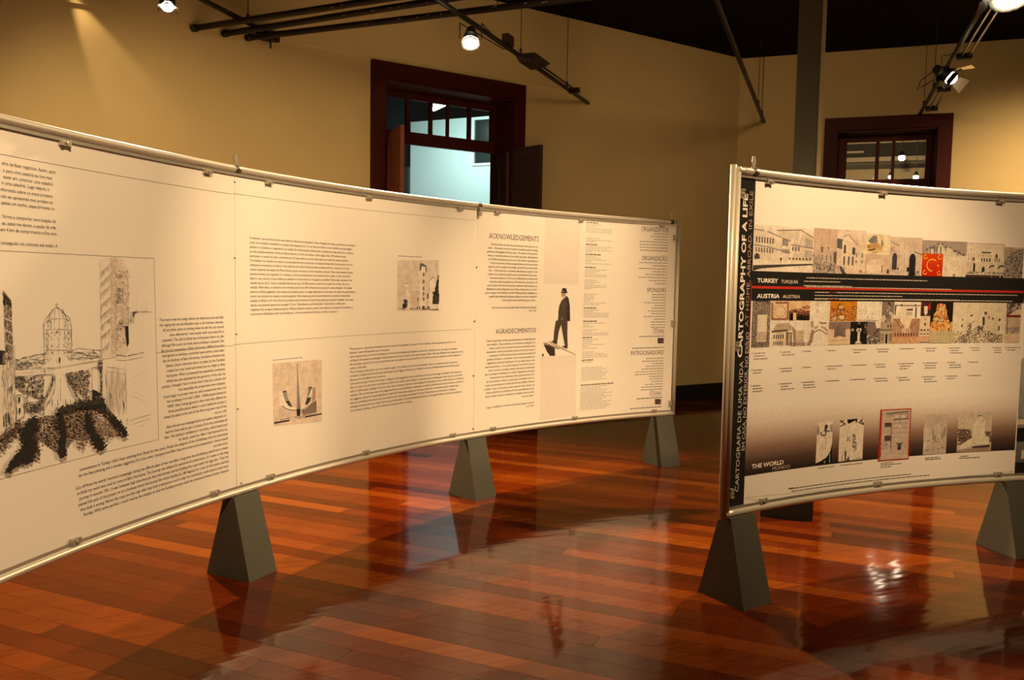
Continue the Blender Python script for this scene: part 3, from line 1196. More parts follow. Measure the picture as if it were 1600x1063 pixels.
t = Ink(BL)
pt_lines = [('eiro de fazer negócios. Assim, após', 86.4, 271.6), ('o para uma catedral eu tive mais', 81.3, 281), ('ensar em construir uma catedral.', 83.3, 290.6),
            ('ir uma catedral. Logo depois, o', 76.7, 298.6), ('nformado sobre os meus projetos', 82, 309.2), ('ndo eu apresentei meu projeto ao', 82.5, 319),
            ('penas um sonho, especialmente no', 85, 328.7), ('forma a comportar uma lotação de', 86.9, 348.6), ('es, estes me deram a opção de três', 87.1, 358.5),
            ('em 4 km de comprimento e fica num', 88.1, 368), ('conseguido um contrato até então. A', 89.7, 387)]
sz = (t.pp(83, 290.6)[1] - t.pp(88, 368)[1]) / 8 / 1.30
wref = max(v[0] for v in glyphs(pt_lines[-1][0])[0])
sxr = (t.pp(89.7, 387)[0] - t.pp(1, 384)[0]) / (wref * sz)
for s_, x, y in pt_lines:
    u, z = t.pp(x, y)
    t.text(s_, u, z, sz, INK, sxr, 0.0, 'R')
t.build('text_block', pL[0], False, 'stuff')

EN0 = """The mayor was very angry about my departure and said that
my urging was not the Brazilian way to do business. Anyway,
all our plans came to nothing when he left the city council
soon afterwards. I was luckier with my project for a
cathedral. The old Cardinal was enthusiastic about my plan
although Rio could not think about building a cathedral. But
the church community of Belo Horizonte 1400km from Rio!
had agreed on building a cathedral years before. Soon after,
the Archbishop of Belo Horizonte, Excellence Antonio dos
Santos Cabral, informed about my plans by the Cardinal,
visited me in my hotel and invited me on a flight to Belo
Horizonte. When I presented the assembled committee,
which was also attended by the governor of the city, my
project, I thought I had to stress that it was just a dream and
that especially the proportions were fantastic.
Surprisingly my project was not only accepted but they told
me to enlarge it to hold 12000 - 14000 people instead of
10000. After having agreed to their wish they offered me
three possible places where I could realize the project. I
chose the place at the end of the 4km long main road of the
city on a hill.
Also this job was endangered by my sudden departure as I
had not been able to get a contract from the committee till
then. The bishop's confidence in me alone, which lasted until
his death, saved me. After I had returned to my
commitments in Turkey I didn't hear anything from Brazil for two years. Finally the telegram of the Archbishop with the instruction
for the final planning and a modest suggestion for a fee came. I accepted and after long and constructive preparations I threw myself
into this work.
Cut off from the world I worked unceasingly during the difficult years of war and after a long time the Archbishop asked me in a letter
to finish my work soon and to come to Belo Horizonte. The journey was delayed by questions of construction. So I went on this long
journey in autumn 1951. It was however high time because they had already started building the crypt under the high altar. They had
passed this part of the project on to a business which had turned the whole building by 180 degrees for a lack of information and had
thus built it wrong. Above the crypt and the high altar they built a temporary roof so that the community could attend a mass every
Sunday. With some sacrifice I could reverse the mistake so that the building process could be continued without further obstacle.""".split('\n')
t = Ink(BL)
t.block(EN0, (348.9, 497.6), (357.4, 736.5), (EN0[0], 248.8, 501.5, 348.9, 497.6), 'R', INK, 1.02)
t.build('text_block', pL[0], False, 'stuff')

# the drawing: avenue, domed church on the hill, tower block and dark trees (ink strokes on the panel)
t = Ink(BL)
t.fine = 1.0
DK, MD, LT, PK = g(.016), g(.10), g(.42), (0.62, .52, .46)


def stroke(pts, n=2, w=.0017, cols=(MD, LT), jit=2.5, gap=.12):
    """broken, repeated pen line"""
    for _ in range(n):
        for i in range(len(pts) - 1):
            (x0, y0), (x1, y1) = pts[i], pts[i + 1]
            m_ = max(1, int(hypot(x1 - x0, y1 - y0) / 45))
            for j in range(m_):
                if rg.random() < gap: continue
                a_, b_ = j / m_, (j + 1) / m_
                t.line(k(x0 + (x1 - x0) * a_ + rg.uniform(-jit, jit), y0 + (y1 - y0) * a_ + rg.uniform(-jit, jit)),
                       k(x0 + (x1 - x0) * b_ + rg.uniform(-jit, jit), y0 + (y1 - y0) * b_ + rg.uniform(-jit, jit)), w * rg.uniform(.6, 1.3), rg.choice(cols))


def hatch(fn, n, ln, ang, w, cols, spread=.3):
    for _ in range(n):
        x, y = fn(rg)
        a_ = ang + rg.gauss(0, spread); l_ = ln * rg.uniform(.4, 1.4) / 2
        t.line(k(x - cos(a_) * l_, y - sin(a_) * l_), k(x + cos(a_) * l_, y + sin(a_) * l_), w * rg.uniform(.6, 1.4), rg.choice(cols))


def quadr(a_, b_, c_, d_):
    """random point in a quadrilateral (drawing coordinates)"""
    def f(r):
        u, v = r.random(), r.random()
        return ((a_[0] * (1 - u) + b_[0] * u) * (1 - v) + (d_[0] * (1 - u) + c_[0] * u) * v,
                (a_[1] * (1 - u) + b_[1] * u) * (1 - v) + (d_[1] * (1 - u) + c_[1] * u) * v)
    return f


k = K(0, 380, .1694)
SOFT = ((.55, .47, .41), (.62, .55, .48), (.42, .35, .30))
# hills
stroke([(110, 1100), (240, 1050), (400, 1020)], 2); stroke([(655, 1000), (720, 970), (830, 985), (930, 990)], 2)
hatch(quadr((110, 1070), (420, 1020), (420, 1120), (110, 1140)), 60, 50, -.15, .0012, (LT, MD))
hatch(quadr((650, 1000), (930, 1000), (930, 1063), (650, 1080)), 60, 50, .1, .0012, (LT, MD))
# dome with ribs, arcades and lantern
dome = [(405, 1120), (402, 740), (425, 690), (470, 640), (500, 600), (520, 590), (545, 605), (590, 650), (640, 690), (655, 760), (662, 1090)]
stroke(dome, 2, .0018, (MD, LT, g(.2)), 3)
stroke([(520, 590), (520, 552)], 2, .002); stroke([(508, 565), (532, 565)], 2, .002)
stroke([(420, 720), (470, 700), (530, 695), (590, 700), (645, 712)], 2, .0015, (LT,))
stroke([(415, 800), (530, 790), (655, 805)], 2, .0014, (LT,)); stroke([(408, 990), (530, 985), (660, 990)], 2, .0014, (LT,))
for x, top in ((440, 690), (470, 655), (500, 615), (545, 620), (590, 660), (625, 690)):
    stroke([(520 + (x - 520) * .5, 610), (x, top + 40), (x + rg.uniform(-4, 4), 800)], 2, .0013, (LT, MD), 3)
    stroke([(x, 800), (x + rg.uniform(-4, 4), 1085)], 1, .0012, (LT,), 3)
hatch(quadr((402, 740), (470, 690), (470, 1090), (405, 1100)), 60, 22, 1.5, .0012, (LT, MD)); hatch(quadr((590, 700), (655, 760), (660, 1080), (600, 1080)), 60, 22, 1.5, .0012, (LT, MD, SOFT[2]))
for yy in (830, 880, 945, 1003):
    for x in (425, 475, 530, 590, 632):
        t.specks(rg, lambda r: k(x + r.uniform(-9, 9), yy + r.uniform(-14, 14)), 5, .75, [MD, LT, g(.2)])
stroke([(505, 850), (512, 815), (530, 805), (548, 815), (556, 850)], 2, .0016, (MD,), 2)
# tower block on the right: washed faces, bands of windows, broken shading
t.poly([k(918, 150), k(1018, 130), k(1030, 1060), k(935, 1070)], (.77, .73, .67))
t.poly([k(1018, 130), k(1120, 140), k(1185, 260), k(1185, 1000), k(1030, 1060)], (.73, .68, .62))
stroke([(918, 150), (935, 1070)], 2, .0014, (LT, SOFT[0])); stroke([(1018, 130), (1028, 1040)], 3, .002, (SOFT[2], LT), 4)
hatch(quadr((1020, 130), (1075, 135), (1080, 1000), (1030, 1040)), 420, 26, 1.45, .0015, SOFT); hatch(quadr((1060, 140), (1185, 260), (1185, 900), (1060, 1000)), 520, 24, 1.3, .0014, SOFT, .6)
hatch(quadr((1070, 400), (1130, 420), (1130, 560), (1070, 560)), 90, 16, 1.3, .002, (SOFT[2], MD, g(.2)), .6); hatch(quadr((1060, 280), (1120, 290), (1120, 330), (1060, 330)), 24, 14, 1.3, .002, (MD, SOFT[2]), .6); hatch(quadr((1090, 700), (1140, 720), (1140, 800), (1080, 800)), 46, 16, 1.3, .0018, (MD, SOFT[2]), .6)
for yy in (230, 330, 430, 535, 640, 730, 830, 950):
    stroke([(922, yy + 45), (1014, yy - 40)], 2, .0016, (SOFT[2], MD, LT), 3)
    for x in range(7):
        xx = 928 + x * 13; y2 = yy + 45 - (xx - 922) * .9
        t.line(k(xx, y2), k(xx + 1, y2 + rg.uniform(22, 52)), .0028 * rg.uniform(.6, 1.2), rg.choice((g(.16, 1.15), SOFT[2], LT)))
t.poly([k(1145, 768), k(1178, 765), k(1183, 930), k(1165, 960)], DK)
t.poly([k(1215, 632), k(1275, 628), k(1240, 650), k(1222, 690)], g(.08)); stroke([(1190, 640), (1300, 630), (1400, 634)], 2, .0013, (LT, MD))
hatch(quadr((1190, 660), (1240, 650), (1235, 730), (1195, 740)), 30, 30, 1.6, .0012, (LT, MD)); stroke([(1345, 540), (1350, 630)], 1, .001, (LT,)); stroke([(1255, 450), (1250, 630)], 1, .001, (LT,)); stroke([(1175, 540), (1180, 760)], 2, .0014, (MD, LT))
# left building
t.poly([k(-250, 200), k(18, 430), k(40, 1000), k(40, 1063), k(-250, 1063)], (.78, .75, .70))
t.poly([k(18, 428), k(95, 525), k(118, 1063), k(40, 1063)], (.46, .40, .35))
hatch(quadr((20, 440), (95, 530), (110, 1063), (40, 1063)), 330, 34, 1.5, .0022, (DK, g(.06), MD, SOFT[2]))
for yy in (690, 800, 910, 1010):
    t.poly([k(28, yy - 5), k(104, yy + 30), k(105, yy + 42), k(28, yy + 8)], (.66, .60, .54))
hatch(quadr((22, 450), (92, 540), (95, 600), (26, 560)), 60, 30, 1.2, .0032, (DK,))
t.poly([k(-250, 960), k(40, 995), k(40, 1063), k(-250, 1063)], DK)
k = K(0, 540, .1976)
t.poly([k(-200, 60), k(32, 60), k(35, 150), k(-200, 160)], g(.02))
t.poly([k(-200, 160), k(105, 150), k(118, 600), k(-200, 900)], (.74, .70, .64))
hatch(quadr((4, 60), (98, 60), (112, 600), (4, 740)), 240, 60, 1.55, .0014, (LT, MD, SOFT[0], SOFT[2]), .06); hatch(quadr((20, 560), (75, 540), (75, 620), (20, 650)), 14, 60, 1.55, .003, (DK, MD), .05); hatch(quadr((60, 320), (90, 310), (90, 370), (60, 380)), 14, 30, 1.55, .002, (DK, MD), .1)
stroke([(105, 0), (118, 600)], 2, .0016, (MD, LT))
# the hillside town on both sides of the avenue
stroke([(110, 180), (420, 175), (640, 140), (790, 115)], 2, .0016, (MD, LT)); stroke([(110, 245), (420, 225)], 2, .0018, (MD,)); stroke([(115, 215), (420, 195)], 1, .0012, (LT,))
hatch(quadr((115, 130), (340, 100), (340, 180), (115, 190)), 46, 40, -.2, .0014, (LT, MD)); stroke([(190, 155), (215, 170), (235, 145), (250, 165)], 2, .002, (DK, MD))
TREE = [DK, DK, MD, g(.2), (.30, .24, .20)]
t.specks(rg, lambda r: (lambda x: k(x, r.uniform(240, 330 + (x - 110) * .55)))(r.uniform(112, 340)), 420, .95, TREE, 1.5)
t.specks(rg, lambda r: (lambda a_: k(530 + a_ * 175, 215 - a_ * 30 + r.random() * (60 + a_ * 215)))(r.random()), 560, .95, TREE + [(.45, .36, .31), (.52, .43, .38)], 1.5)
t.specks(rg, lambda r: k(r.gauss(270, 36), r.gauss(492, 26)), 190, 1.1, TREE, 1.4); t.specks(rg, lambda r: k(r.uniform(190, 215), r.uniform(400, 520)), 60, 1.0, TREE, .8)
for x0, x1 in ((405, 330), (432, 372)):
    stroke([(x0, 235), (x0 - 12, 340), (x1 + 20, 430), (x1 - 70, 520)], 2, .0017, (MD, DK, LT), 4)
for x0, x1 in ((515, 560), (540, 590)):
    stroke([(x0, 215), (x0 + 14, 300), (x1, 380), (x1 + 60, 440)], 2, .0017, (MD, DK, LT), 4)
t.specks(rg, lambda r: (lambda a_: k(418 - a_ * 75 - 60 * a_ * a_ + r.uniform(-12, 12), 240 + a_ * 285))(r.random()), 170, .8, [MD, DK, g(.25)])
t.specks(rg, lambda r: (lambda a_: k(515 + a_ * 105 + r.uniform(-10, 10), 215 + a_ * 225))(r.random()), 170, .8, [MD, DK, g(.25)])
stroke([(468, 250), (470, 430)], 2, .0012, (LT, SOFT[2])); stroke([(340, 180), (350, 220)], 2, .003, (MD, DK)); stroke([(415, 185), (425, 170)], 2, .002, (MD,)); t.poly([k(455, 95), k(468, 94), k(468, 128), k(455, 130)], g(.05))
stroke([(118, 395), (180, 385), (182, 560), (120, 600), (118, 395)], 2, .0018, (MD, DK))
for x, y in ((133, 410), (136, 495)): t.poly([k(x, y), k(x + 15, y - 2), k(x + 15, y + 34), k(x, y + 38)], DK)
stroke([(710, 180), (780, 165)], 2, .0018, (MD,)); stroke([(716, 180), (718, 420)], 2, .0016, (MD, LT)); t.specks(rg, lambda r: k(r.uniform(765, 800), r.uniform(110, 185)), 46, 1.0, [DK, DK, MD]); hatch(quadr((785, 180), (800, 180), (800, 400), (785, 400)), 60, 30, 1.5, .0026, (DK, MD, g(.2)), .15)
t.poly([k(720, 345), k(755, 360), k(790, 380), k(805, 440), k(722, 430)], DK); t.specks(rg, lambda r: k(r.uniform(730, 800), r.uniform(360, 440)), 30, 1.0, [(.6, .5, .44), DK])
for x in (402, 445, 508, 546, 585): stroke([(x, 425), (x + 3, 475)], 2, .0022, (MD, DK), 1.5)


# dense dark trees in front: thousands of small leaf marks
def tri(a_, b_, c_):
    def f(r):
        x, y = r.random(), r.random()
        if x + y > 1: x, y = 1 - x, 1 - y
        return k(a_[0] + (b_[0] - a_[0]) * x + (c_[0] - a_[0]) * y, a_[1] + (b_[1] - a_[1]) * x + (c_[1] - a_[1]) * y)
    return f


BR1, BR2, BR3 = (.26, .19, .15), (.40, .31, .26), (.14, .10, .08)
for T, n, cs in ((((130, 610), (790, 450), (480, 860)), 1900, [BR1, BR2, BR3, DK, DK]), (((300, 560), (300, 900), (20, 990)), 700, [DK, BR3, BR1, BR2]),
                 (((120, 640), (330, 560), (-300, 880)), 900, [BR1, BR2, DK, BR3]), (((640, 480), (970, 660), (760, 810)), 620, [BR1, BR2, BR3]), (((400, 560), (760, 520), (640, 830)), 700, [BR1, BR2, BR3, DK])):
    t.specks(rg, tri(*T), n, 1.05, cs, 1.5)


def blob(pts, n, cs):
    for i in range(len(pts) - 1):
        a_, b_ = pts[i], pts[i + 1]
        for _ in range(n):
            w = rg.random()
            s0 = a_[2] * (1 - w) + b_[2] * w
            x = a_[0] + (b_[0] - a_[0]) * w + rg.gauss(0, s0 * .55); y = a_[1] + (b_[1] - a_[1]) * w + rg.gauss(0, 12)
            t.specks(rg, lambda r: k(x, y), 1, 1.35, cs, 1.5)


blob([(250, 580, 30), (190, 700, 55), (230, 800, 45), (190, 920, 26)], 300, [DK])
blob([(190, 830, 50), (120, 900, 40), (40, 990, 12)], 260, [DK])
blob([(455, 540, 15), (475, 700, 20), (468, 800, 16), (480, 870, 22)], 190, [DK])
blob([(670, 560, 20), (690, 660, 28), (760, 760, 36), (785, 805, 22)], 210, [DK])
blob([(640, 480, 50), (780, 470, 26), (860, 560, 18), (930, 640, 18), (965, 700, 14)], 200, [DK])
blob([(440, 515, 30), (560, 480, 26), (680, 450, 34), (790, 440, 16)], 180, [DK, g(.05)])
blob([(120, 610, 20), (20, 760, 30), (-150, 880, 40)], 160, [DK, BR3])
# signature and loose verticals
stroke([(975, 590), (985, 575), (975, 598), (1040, 580), (1100, 560), (1165, 545)], 1, .0018, (MD,), 2, 0); stroke([(1065, 605), (1115, 590)], 1, .0014, (LT,), 2, 0)
hatch(quadr((805, 170), (985, 180), (975, 480), (815, 520)), 170, 90, 1.55, .001, (LT, SOFT[0], SOFT[2]), .04)
t.poly([k(945, 430), k(955, 450), k(962, 520), k(950, 480)], DK); t.poly([k(840, 370), k(856, 400), k(850, 430)], MD); stroke([(1035, 250), (1130, 200)], 1, .001, (LT,)); stroke([(1035, 360), (1120, 410)], 1, .001, (LT,))
stroke([(890, 76), (975, 84)], 3, .0022, (DK, MD), 2); stroke([(985, 82), (1110, 55)], 3, .0018, (DK, MD), 3); stroke([(820, 170), (950, 185)], 2, .0014, (MD, LT))
t.build('avenue_drawing', pL[0])

# ---------- left board, second panel
for u_, pn in ((S1 + .0012, pL[1]), (S2 + .0012, pL[2])):
    t = Ink(BL)
    t.urect(u_, ZB + RT + .002, u_ + .0013, ZT - RT - .002, (.12, .10, .08))
    t.build('seam_line', pn)
for p, q in (((363.2, 302.4), (743.7, 344.8)), ((365, 538.7), (738.4, 514.5))):
    t = Ink(BL)
    t.line(p, q, .0014, RULE)
    t.build('rule_line', pL[1])
t = Ink(BL)
for x, y in ((366.3, 285), (366.3, 404), (368.8, 523), (371, 640), (376.5, 756), (744.3, 418.5), (741, 503), (739.5, 588), (738.9, 671)):
    t.poly([(x - 1.6, y - 1.6), (x + 2, y - 1.4), (x + .4, y + 1.8)], g(.05))
t.build('seam_marks', pL[1], True, 'stuff')
PT1 = """A aceitação que eu tive durante esta visita foi calorosa e hospedeira. Como hóspede do bispo, que havia me recebido
como um verdadeiro brasileiro, eu passei dias inesquecíveis. Fiz um discurso sobre o meu trabalho em português
perante os arquitetos e engenheiros da cidade. Eu havia passado várias noites trabalhando neste discurso e, embora
eu mal pudesse entender minhas próprias palavras, ele foi um sucesso. Após alguns dias, 300 plantas foram
aprovadas e a tarefa foi dada a construtoras. Só Deus sabe se eu vou viver para ver o término deste trabalho.
O arcebispo iria mandar me chamar se precisasse de mim novamente. A catedral ainda não foi terminada e não há
interesse no momento em fazê-lo. Nos últimos anos, Belo Horizonte tem se desenvolvido e tornou-se a maior
cidade industrial do estado de Minas Gerais, graças aos seus incríveis recursos minerais. Nas noites quentes dessas
poucas semanas, por sugestão do arcebispo, eu fiz um projeto para uma catedral maior ainda, no Rio de Janeiro.
Após o meu retorno a essa cidade, eu submeti os meus esboços e maquete ao cardeal. Talvez seja o projeto mais
ousado que eu já fiz. Como a catedral deveria ser para 20 000 pessoas, construí-la a partir do centro não era a
solução. Além disso, um entorno com arranha-céus de até 90 m fizeram-me encontrar novas soluções. O cardeal
aprovou minhas sugestões, mas estava preocupado quanto ao lugar ideal para a construção. Só então nós poderíamos
tomar uma decisão em relação a minha sugestão. Além desses grandes empreendimentos, durante minhas duas
estadas no Brasil, eu fiz meia dúzia de projetos (para mosteiros, locais de peregrinação, igrejas e capelas), dos quais
apenas uma pequena igreja saiu do papel. O livro "Sakralbauten und Denkmäler" (memoriais e edificações
religiosas) fala de alguns desses projetos. Minhas catedrais ousadas, porém, encorajaram os arquitetos brasileiros a
construírem edificações ainda mais fantásticas, como as catedrais de Brasília e do Rio de Janeiro.""".split('\n')
t = Ink(BL)
t.block(PT1, (389.9, 373.2), (391.2, 492.7), (PT1[0], 389.9, 373.2, 554.9, 383.7), 'L', (.06, .05, .05), 0.98)
t.build('text_block', pL[1], False, 'stuff')
EN1 = """The acceptance I experienced during this visit was warm and hospitable. As a guest of the archbishop, who had greeted me like a true
Brazilian, I spent unforgettable days in his palace.
I gave a speech about my work in Portuguese in front of the architects and engineers of the city. I had spent some evenings in the palace
working on this speech and although I hardly understood my own words it was a great success. After a few days 300 plans were approved of by
the committee, agreed to the city council and the jobs were given to construction firms. If I will live to see the completion of this cathedral is
written in the stars!
The archbishop would call for me if he needed me again. The cathedral has still not been finished. There is no interest at the moment to
complete it as Belo Horizonte has been developing into the biggest industrial city of Brazil in the state of Minas Gerais in the last few years
because of its incredible mineral resources.
In the quiet evenings of these short weeks I designed on the suggestion of the archbishop a plan for an even bigger cathedral in Rio de Janeiro.
After my return into this town I submitted my drafts and a model to the Cardinal. It is perhaps the most daring plan I ever had. As it should be
built for 20000 people, building it from the centre was no solution. And also a surrounding with skyscrapers of up to 90m forced me to find new
solutions. The Cardinal approved of my suggestions but was worried about an ideal place to build it. Only then would they be able to decide on
my suggestion. Apart from these big projects I made half a dozen plans during my two stays in Brazil for monasteries, places of pilgrimage,
churches and chapels from which only one small church in the jungle was realized. The book "Sakralbauten und Denkmäler" (religious
buildings and memorials) has a report about some of these plans. My daring cathedrals, however, encouraged Brazilian architects to build even
more fantastic buildings, such as the cathedrals in Brasilia and Rio de Janeiro.""".split('\n')
t = Ink(BL)
t.block(EN1, (546, 547), (547.4, 643.8), (EN1[0], 546, 547, 711.6, 535), 'L', (.05, .042, .042), 1.0)
t.build('text_block', pL[1], False, 'stuff')

# church drawing
k = K(610, 390, .1034)
t = Ink(BL)
t.greek(rg, k(110, 105), k(480, 118), 1.2, g(.25), 4)
t.poly([k(105, 165), k(735, 160), k(725, 920), k(98, 925)], (.70, .64, .58))
for i in range(26):
    x, y = rg.uniform(105, 380), rg.uniform(360, 780)
    t.line(k(x, y), k(x + rg.uniform(30, 110), y + rg.uniform(15, 60)), .0022, (.55, .48, .43))
WH = (.80, .76, .70)
t.poly([k(436, 300), k(480, 205), k(545, 250), k(545, 345), k(515, 345), k(515, 905), k(440, 905)], WH)
t.poly([k(436, 330), k(445, 215), k(475, 205), k(545, 245), k(545, 345), k(528, 340), k(528, 265), k(470, 250), k(468, 300), k(450, 320)], g(.13))
for yy in (350, 455, 560, 640, 720): t.poly([k(487, yy), k(512, yy), k(512, yy + 55), k(487, yy + 62)], g(.16))
t.poly([k(483, 850), k(515, 850), k(515, 900), k(483, 905)], g(.04))
t.poly([k(222, 520), k(285, 515), k(295, 905), k(240, 905)], WH); t.poly([k(222, 505), k(285, 512), k(287, 560), k(262, 545), k(240, 600), k(226, 600)], g(.16))
t.poly([k(310, 640), k(435, 605), k(435, 850), k(318, 870)], (.66, .56, .48)); t.poly([k(330, 735), k(430, 725), k(430, 780), k(365, 785)], DK)
for x in (330, 355, 380, 405, 425): t.line(k(x, 625), k(x - 8, 680), .003, (.35, .22, .16))
t.poly([k(585, 905), k(585, 480), k(640, 420), k(672, 440), k(672, 905)], WH); t.path([k(585, 640), k(585, 480), k(640, 420), k(668, 440)], .004, g(.12))
t.poly([k(550, 680), k(575, 650), k(575, 740), k(552, 750)], g(.09))
for x in (400, 430, 555, 575): t.poly([k(x, 860), k(x + 16, 860), k(x + 16, 900), k(x, 902)], g(.06))
t.specks(rg, lambda r: (lambda a: k(640 + a * 85, 760 - a * 380 + r.random() * (60 + a * 380)))(r.random()), 220, 1.9, [DK, DK, g(.05)])
t.specks(rg, lambda r: k(r.uniform(640, 725), r.uniform(640, 790)), 60, 2.2, [DK, g(.06)])
t.specks(rg, lambda r: k(r.gauss(228, 14), r.uniform(760, 880)), 46, 1.6, [DK, g(.05)]); t.specks(rg, lambda r: k(r.gauss(200, 10), r.uniform(830, 885)), 20, 1.4, [DK])
for i in range(14):
    x = rg.uniform(110, 700); t.line(k(x, 905 + rg.uniform(-20, 12)), k(x + rg.uniform(20, 60), 908 + rg.uniform(-20, 12)), .003, rg.choice((MD, DK, LT)))
t.poly([k(560, 905), k(722, 900), k(722, 918), k(600, 914)], g(.12))
t.build('church_drawing', pL[1], mat=M_PHOTO)

# spire and twin wings drawing
k = K(415, 550, .1129)
t = Ink(BL)
t.greek(rg, k(98, 122), k(505, 82), 1.2, g(.28), 4)
t.poly([k(92, 160), k(775, 105), k(778, 965), k(112, 1030)], (.70, .60, .52))
t.poly([k(115, 975), k(350, 935), k(350, 955), k(117, 998)], DK); t.poly([k(545, 890), k(778, 848), k(778, 866), k(550, 912)], DK)
t.poly([k(432, 160), k(442, 160), k(450, 360), k(436, 360)], g(.22))
t.poly([k(433, 360), k(450, 358), k(462, 560), k(482, 790), k(425, 795), k(430, 560)], g(.20, 1.1)); t.poly([k(433, 360), k(441, 360), k(441, 790), k(425, 795)], g(.34, 1.1))
t.poly([k(425, 795), k(480, 790), k(480, 880), k(432, 890)], DK)
t.poly([k(185, 545), k(235, 540), k(250, 620), k(275, 690), k(330, 750), k(420, 770), k(420, 800), k(340, 805), k(270, 770), k(230, 745), k(190, 740)], (.82, .78, .70))
t.poly([k(232, 542), k(290, 540), k(300, 610), k(320, 680), k(360, 750), k(375, 768), k(325, 752), k(275, 690), k(248, 620)], g(.28, 1.1))
t.poly([k(232, 542), k(290, 540), k(295, 556), k(240, 562)], g(.05)); t.poly([k(270, 685), k(325, 675), k(350, 730), k(378, 765), k(320, 750)], g(.05))
t.path([k(230, 745), k(275, 785), k(340, 806), k(420, 806)], .004, g(.08))
t.poly([k(595, 488), k(640, 480), k(690, 478), k(690, 670), k(620, 700), k(560, 770), k(490, 790), k(490, 755), k(545, 700), k(575, 640)], (.80, .74, .66))
t.poly([k(597, 490), k(640, 484), k(632, 600), k(625, 660), k(580, 720), k(530, 742), k(570, 680), k(580, 600)], g(.20, 1.1))
t.poly([k(590, 488), k(645, 484), k(640, 500), k(595, 506)], g(.04)); t.poly([k(572, 635), k(628, 630), k(612, 690), k(575, 735), k(545, 722)], g(.05))
t.poly([k(650, 490), k(690, 485), k(690, 665), k(636, 690)], (.42, .30, .24))
t.poly([k(490, 805), k(560, 790), k(640, 700), k(700, 668), k(706, 845), k(520, 890)], (.34, .26, .22))
for i in range(16):
    x = 500 + i * 13; t.line(k(x, 860 - i * 2), k(x, 790 - i * 7), .0028, g(.05))
for x in range(190, 420, 28): t.line(k(x, 775 + (x - 190) * .12), k(x + 3, 930 - (x - 190) * .15), .0018, g(.35, 1.1))
t.specks(rg, lambda r: k(r.uniform(400, 545), r.uniform(880, 925)), 30, 1.0, [g(.1), DK, g(.3)]); t.line(k(200, 945), k(340, 915), .004, g(.2))
t.build('spire_drawing', pL[1], mat=M_PHOTO)

# ---------- left board, third panel
t = Ink(BL)
k = K(730, 310, .21875)
t.poly([k(558, 122), k(812, 145), k(790, 618), k(545, 608)], (.74, .70, .66))
t.build('tint_box', pL[2])
t = Ink(BL)
t.poly([(845, 557), (900, 555), (899.5, 649), (844, 657)], (.72, .68, .65))
t.build('tint_box', pL[2])
t = Ink(BL)
t.text_fit('ACKNOWLEDGEMENTS', (764, 373.6), (841.6, 376.6), 8.6, HEAD)
t.build('heading', pL[2], False)
t = Ink(BL)
t.text_fit('AGRADECIMENTOS', (774.4, 521.6), (837.2, 519.8), 7.6, HEAD)
t.build('heading', pL[2], False)
t = Ink(BL)
t.text_fit('ORGANIZATION', (1001.9, 361.6), (1044.3, 363), 7.6, HEAD)
t.build('heading', pL[2], False)
t = Ink(BL)
t.text_fit('ORGANIZAÇÃO', (1002.3, 406.7), (1042.8, 408), 7.2, HEAD)
t.build('heading', pL[2], False)
t = Ink(BL)
t.text_fit('SPONSORS', (1010.4, 456.2), (1040.8, 456.9), 6.6, HEAD)
t.build('heading', pL[2], False)
t = Ink(BL)
t.text_fit('PATROCINADORES', (985.3, 555), (1036.7, 554.2), 6.8, HEAD)
t.build('heading', pL[2], False)
ACK = """I have to thank all, who have participated in bringing out my
work ... My atelier stood by myself in complete loyalty and sup-
ported me throughout all those years. The extent of this perfor-
mance is verified by the fact that within ten years, approximate-
ly 10.000 drawings were sent out to the world. I would like to
recall and mention all the young architects and construction
engineers who worked in my studio, as well as my master buil-
ders ... With great joy I remember the painters, sculptors, the
artisans, the craftsmen; they have all contributed to the perfec-
tion and completion of the work, following the architectural
intentions with true adherence. My thanks are due also to all
construction firms and construction industries that took part in
building my work, doing their best. Now, at this point, I can for-
get my clients, from North to South! Without their confidence in
myself, their influential decision making during the realization
of the work, much could have gone astray ...

And now the work is God's will for friends and students!
CH, 1937""".split('\n')
t = Ink(BL)
t.block(ACK, (840.9, 387.4), (838, 487.2), (ACK[1], 762, 391.5, 840.4, 393.2), 'R', INK, 1.0)
t.build('text_block', pL[2], False, 'stuff')
AGR = """Tenho de agradecer a todos que participaram na elaboração do
meu trabalho... Meu ateliê ficou ao meu lado em qualquer mo-
mento e apoiou-me em todos esses anos; a extensão desse
desempenho verifica-se pelo fato de que, em dez anos, aproxi-
madamente 10.000 desenhos foram enviados ao mundo. Eu
gostaria de lembrar e mencionar todos os jovens arquitetos e
engenheiros civis que trabalharam em meu ateliê, assim como
meus empreiteiros... Com grande alegria eu me lembro dos pin-
tores, escultores, artesãos, artistas; eles todos contribuíram
para a perfeição e finalização do trabalho, seguindo as intenções
arquitetônicas com fidelidade. Meus agradecimentos tam-
bém são devidos a todas as construtoras e indústrias de cons-
trução que participaram da edificação do meu trabalho, fazendo
o melhor. Como, a esta altura, posso esquecer meus clientes, do
Norte a Sul! Sem sua confiança em mim, suas influentes toma-
das de decisão durante a realização do trabalho, muito poderia
ter se perdido...

E agora o trabalho é a vontade de Deus para amigos e alunos!
C.H. 1937""".split('\n')
t = Ink(BL)
t.block(AGR, (836.7, 531), (834, 635.5), (AGR[0], 759, 533.3, 836.7, 531), 'R', (0.05, .045, .045), 1.0)
t.build('text_block', pL[2], False, 'stuff')
# credits too small to read
t = Ink(BL)


def col_left(y):   # left margin of the credits column
    return 916.5 - (y - 348) * 0.036


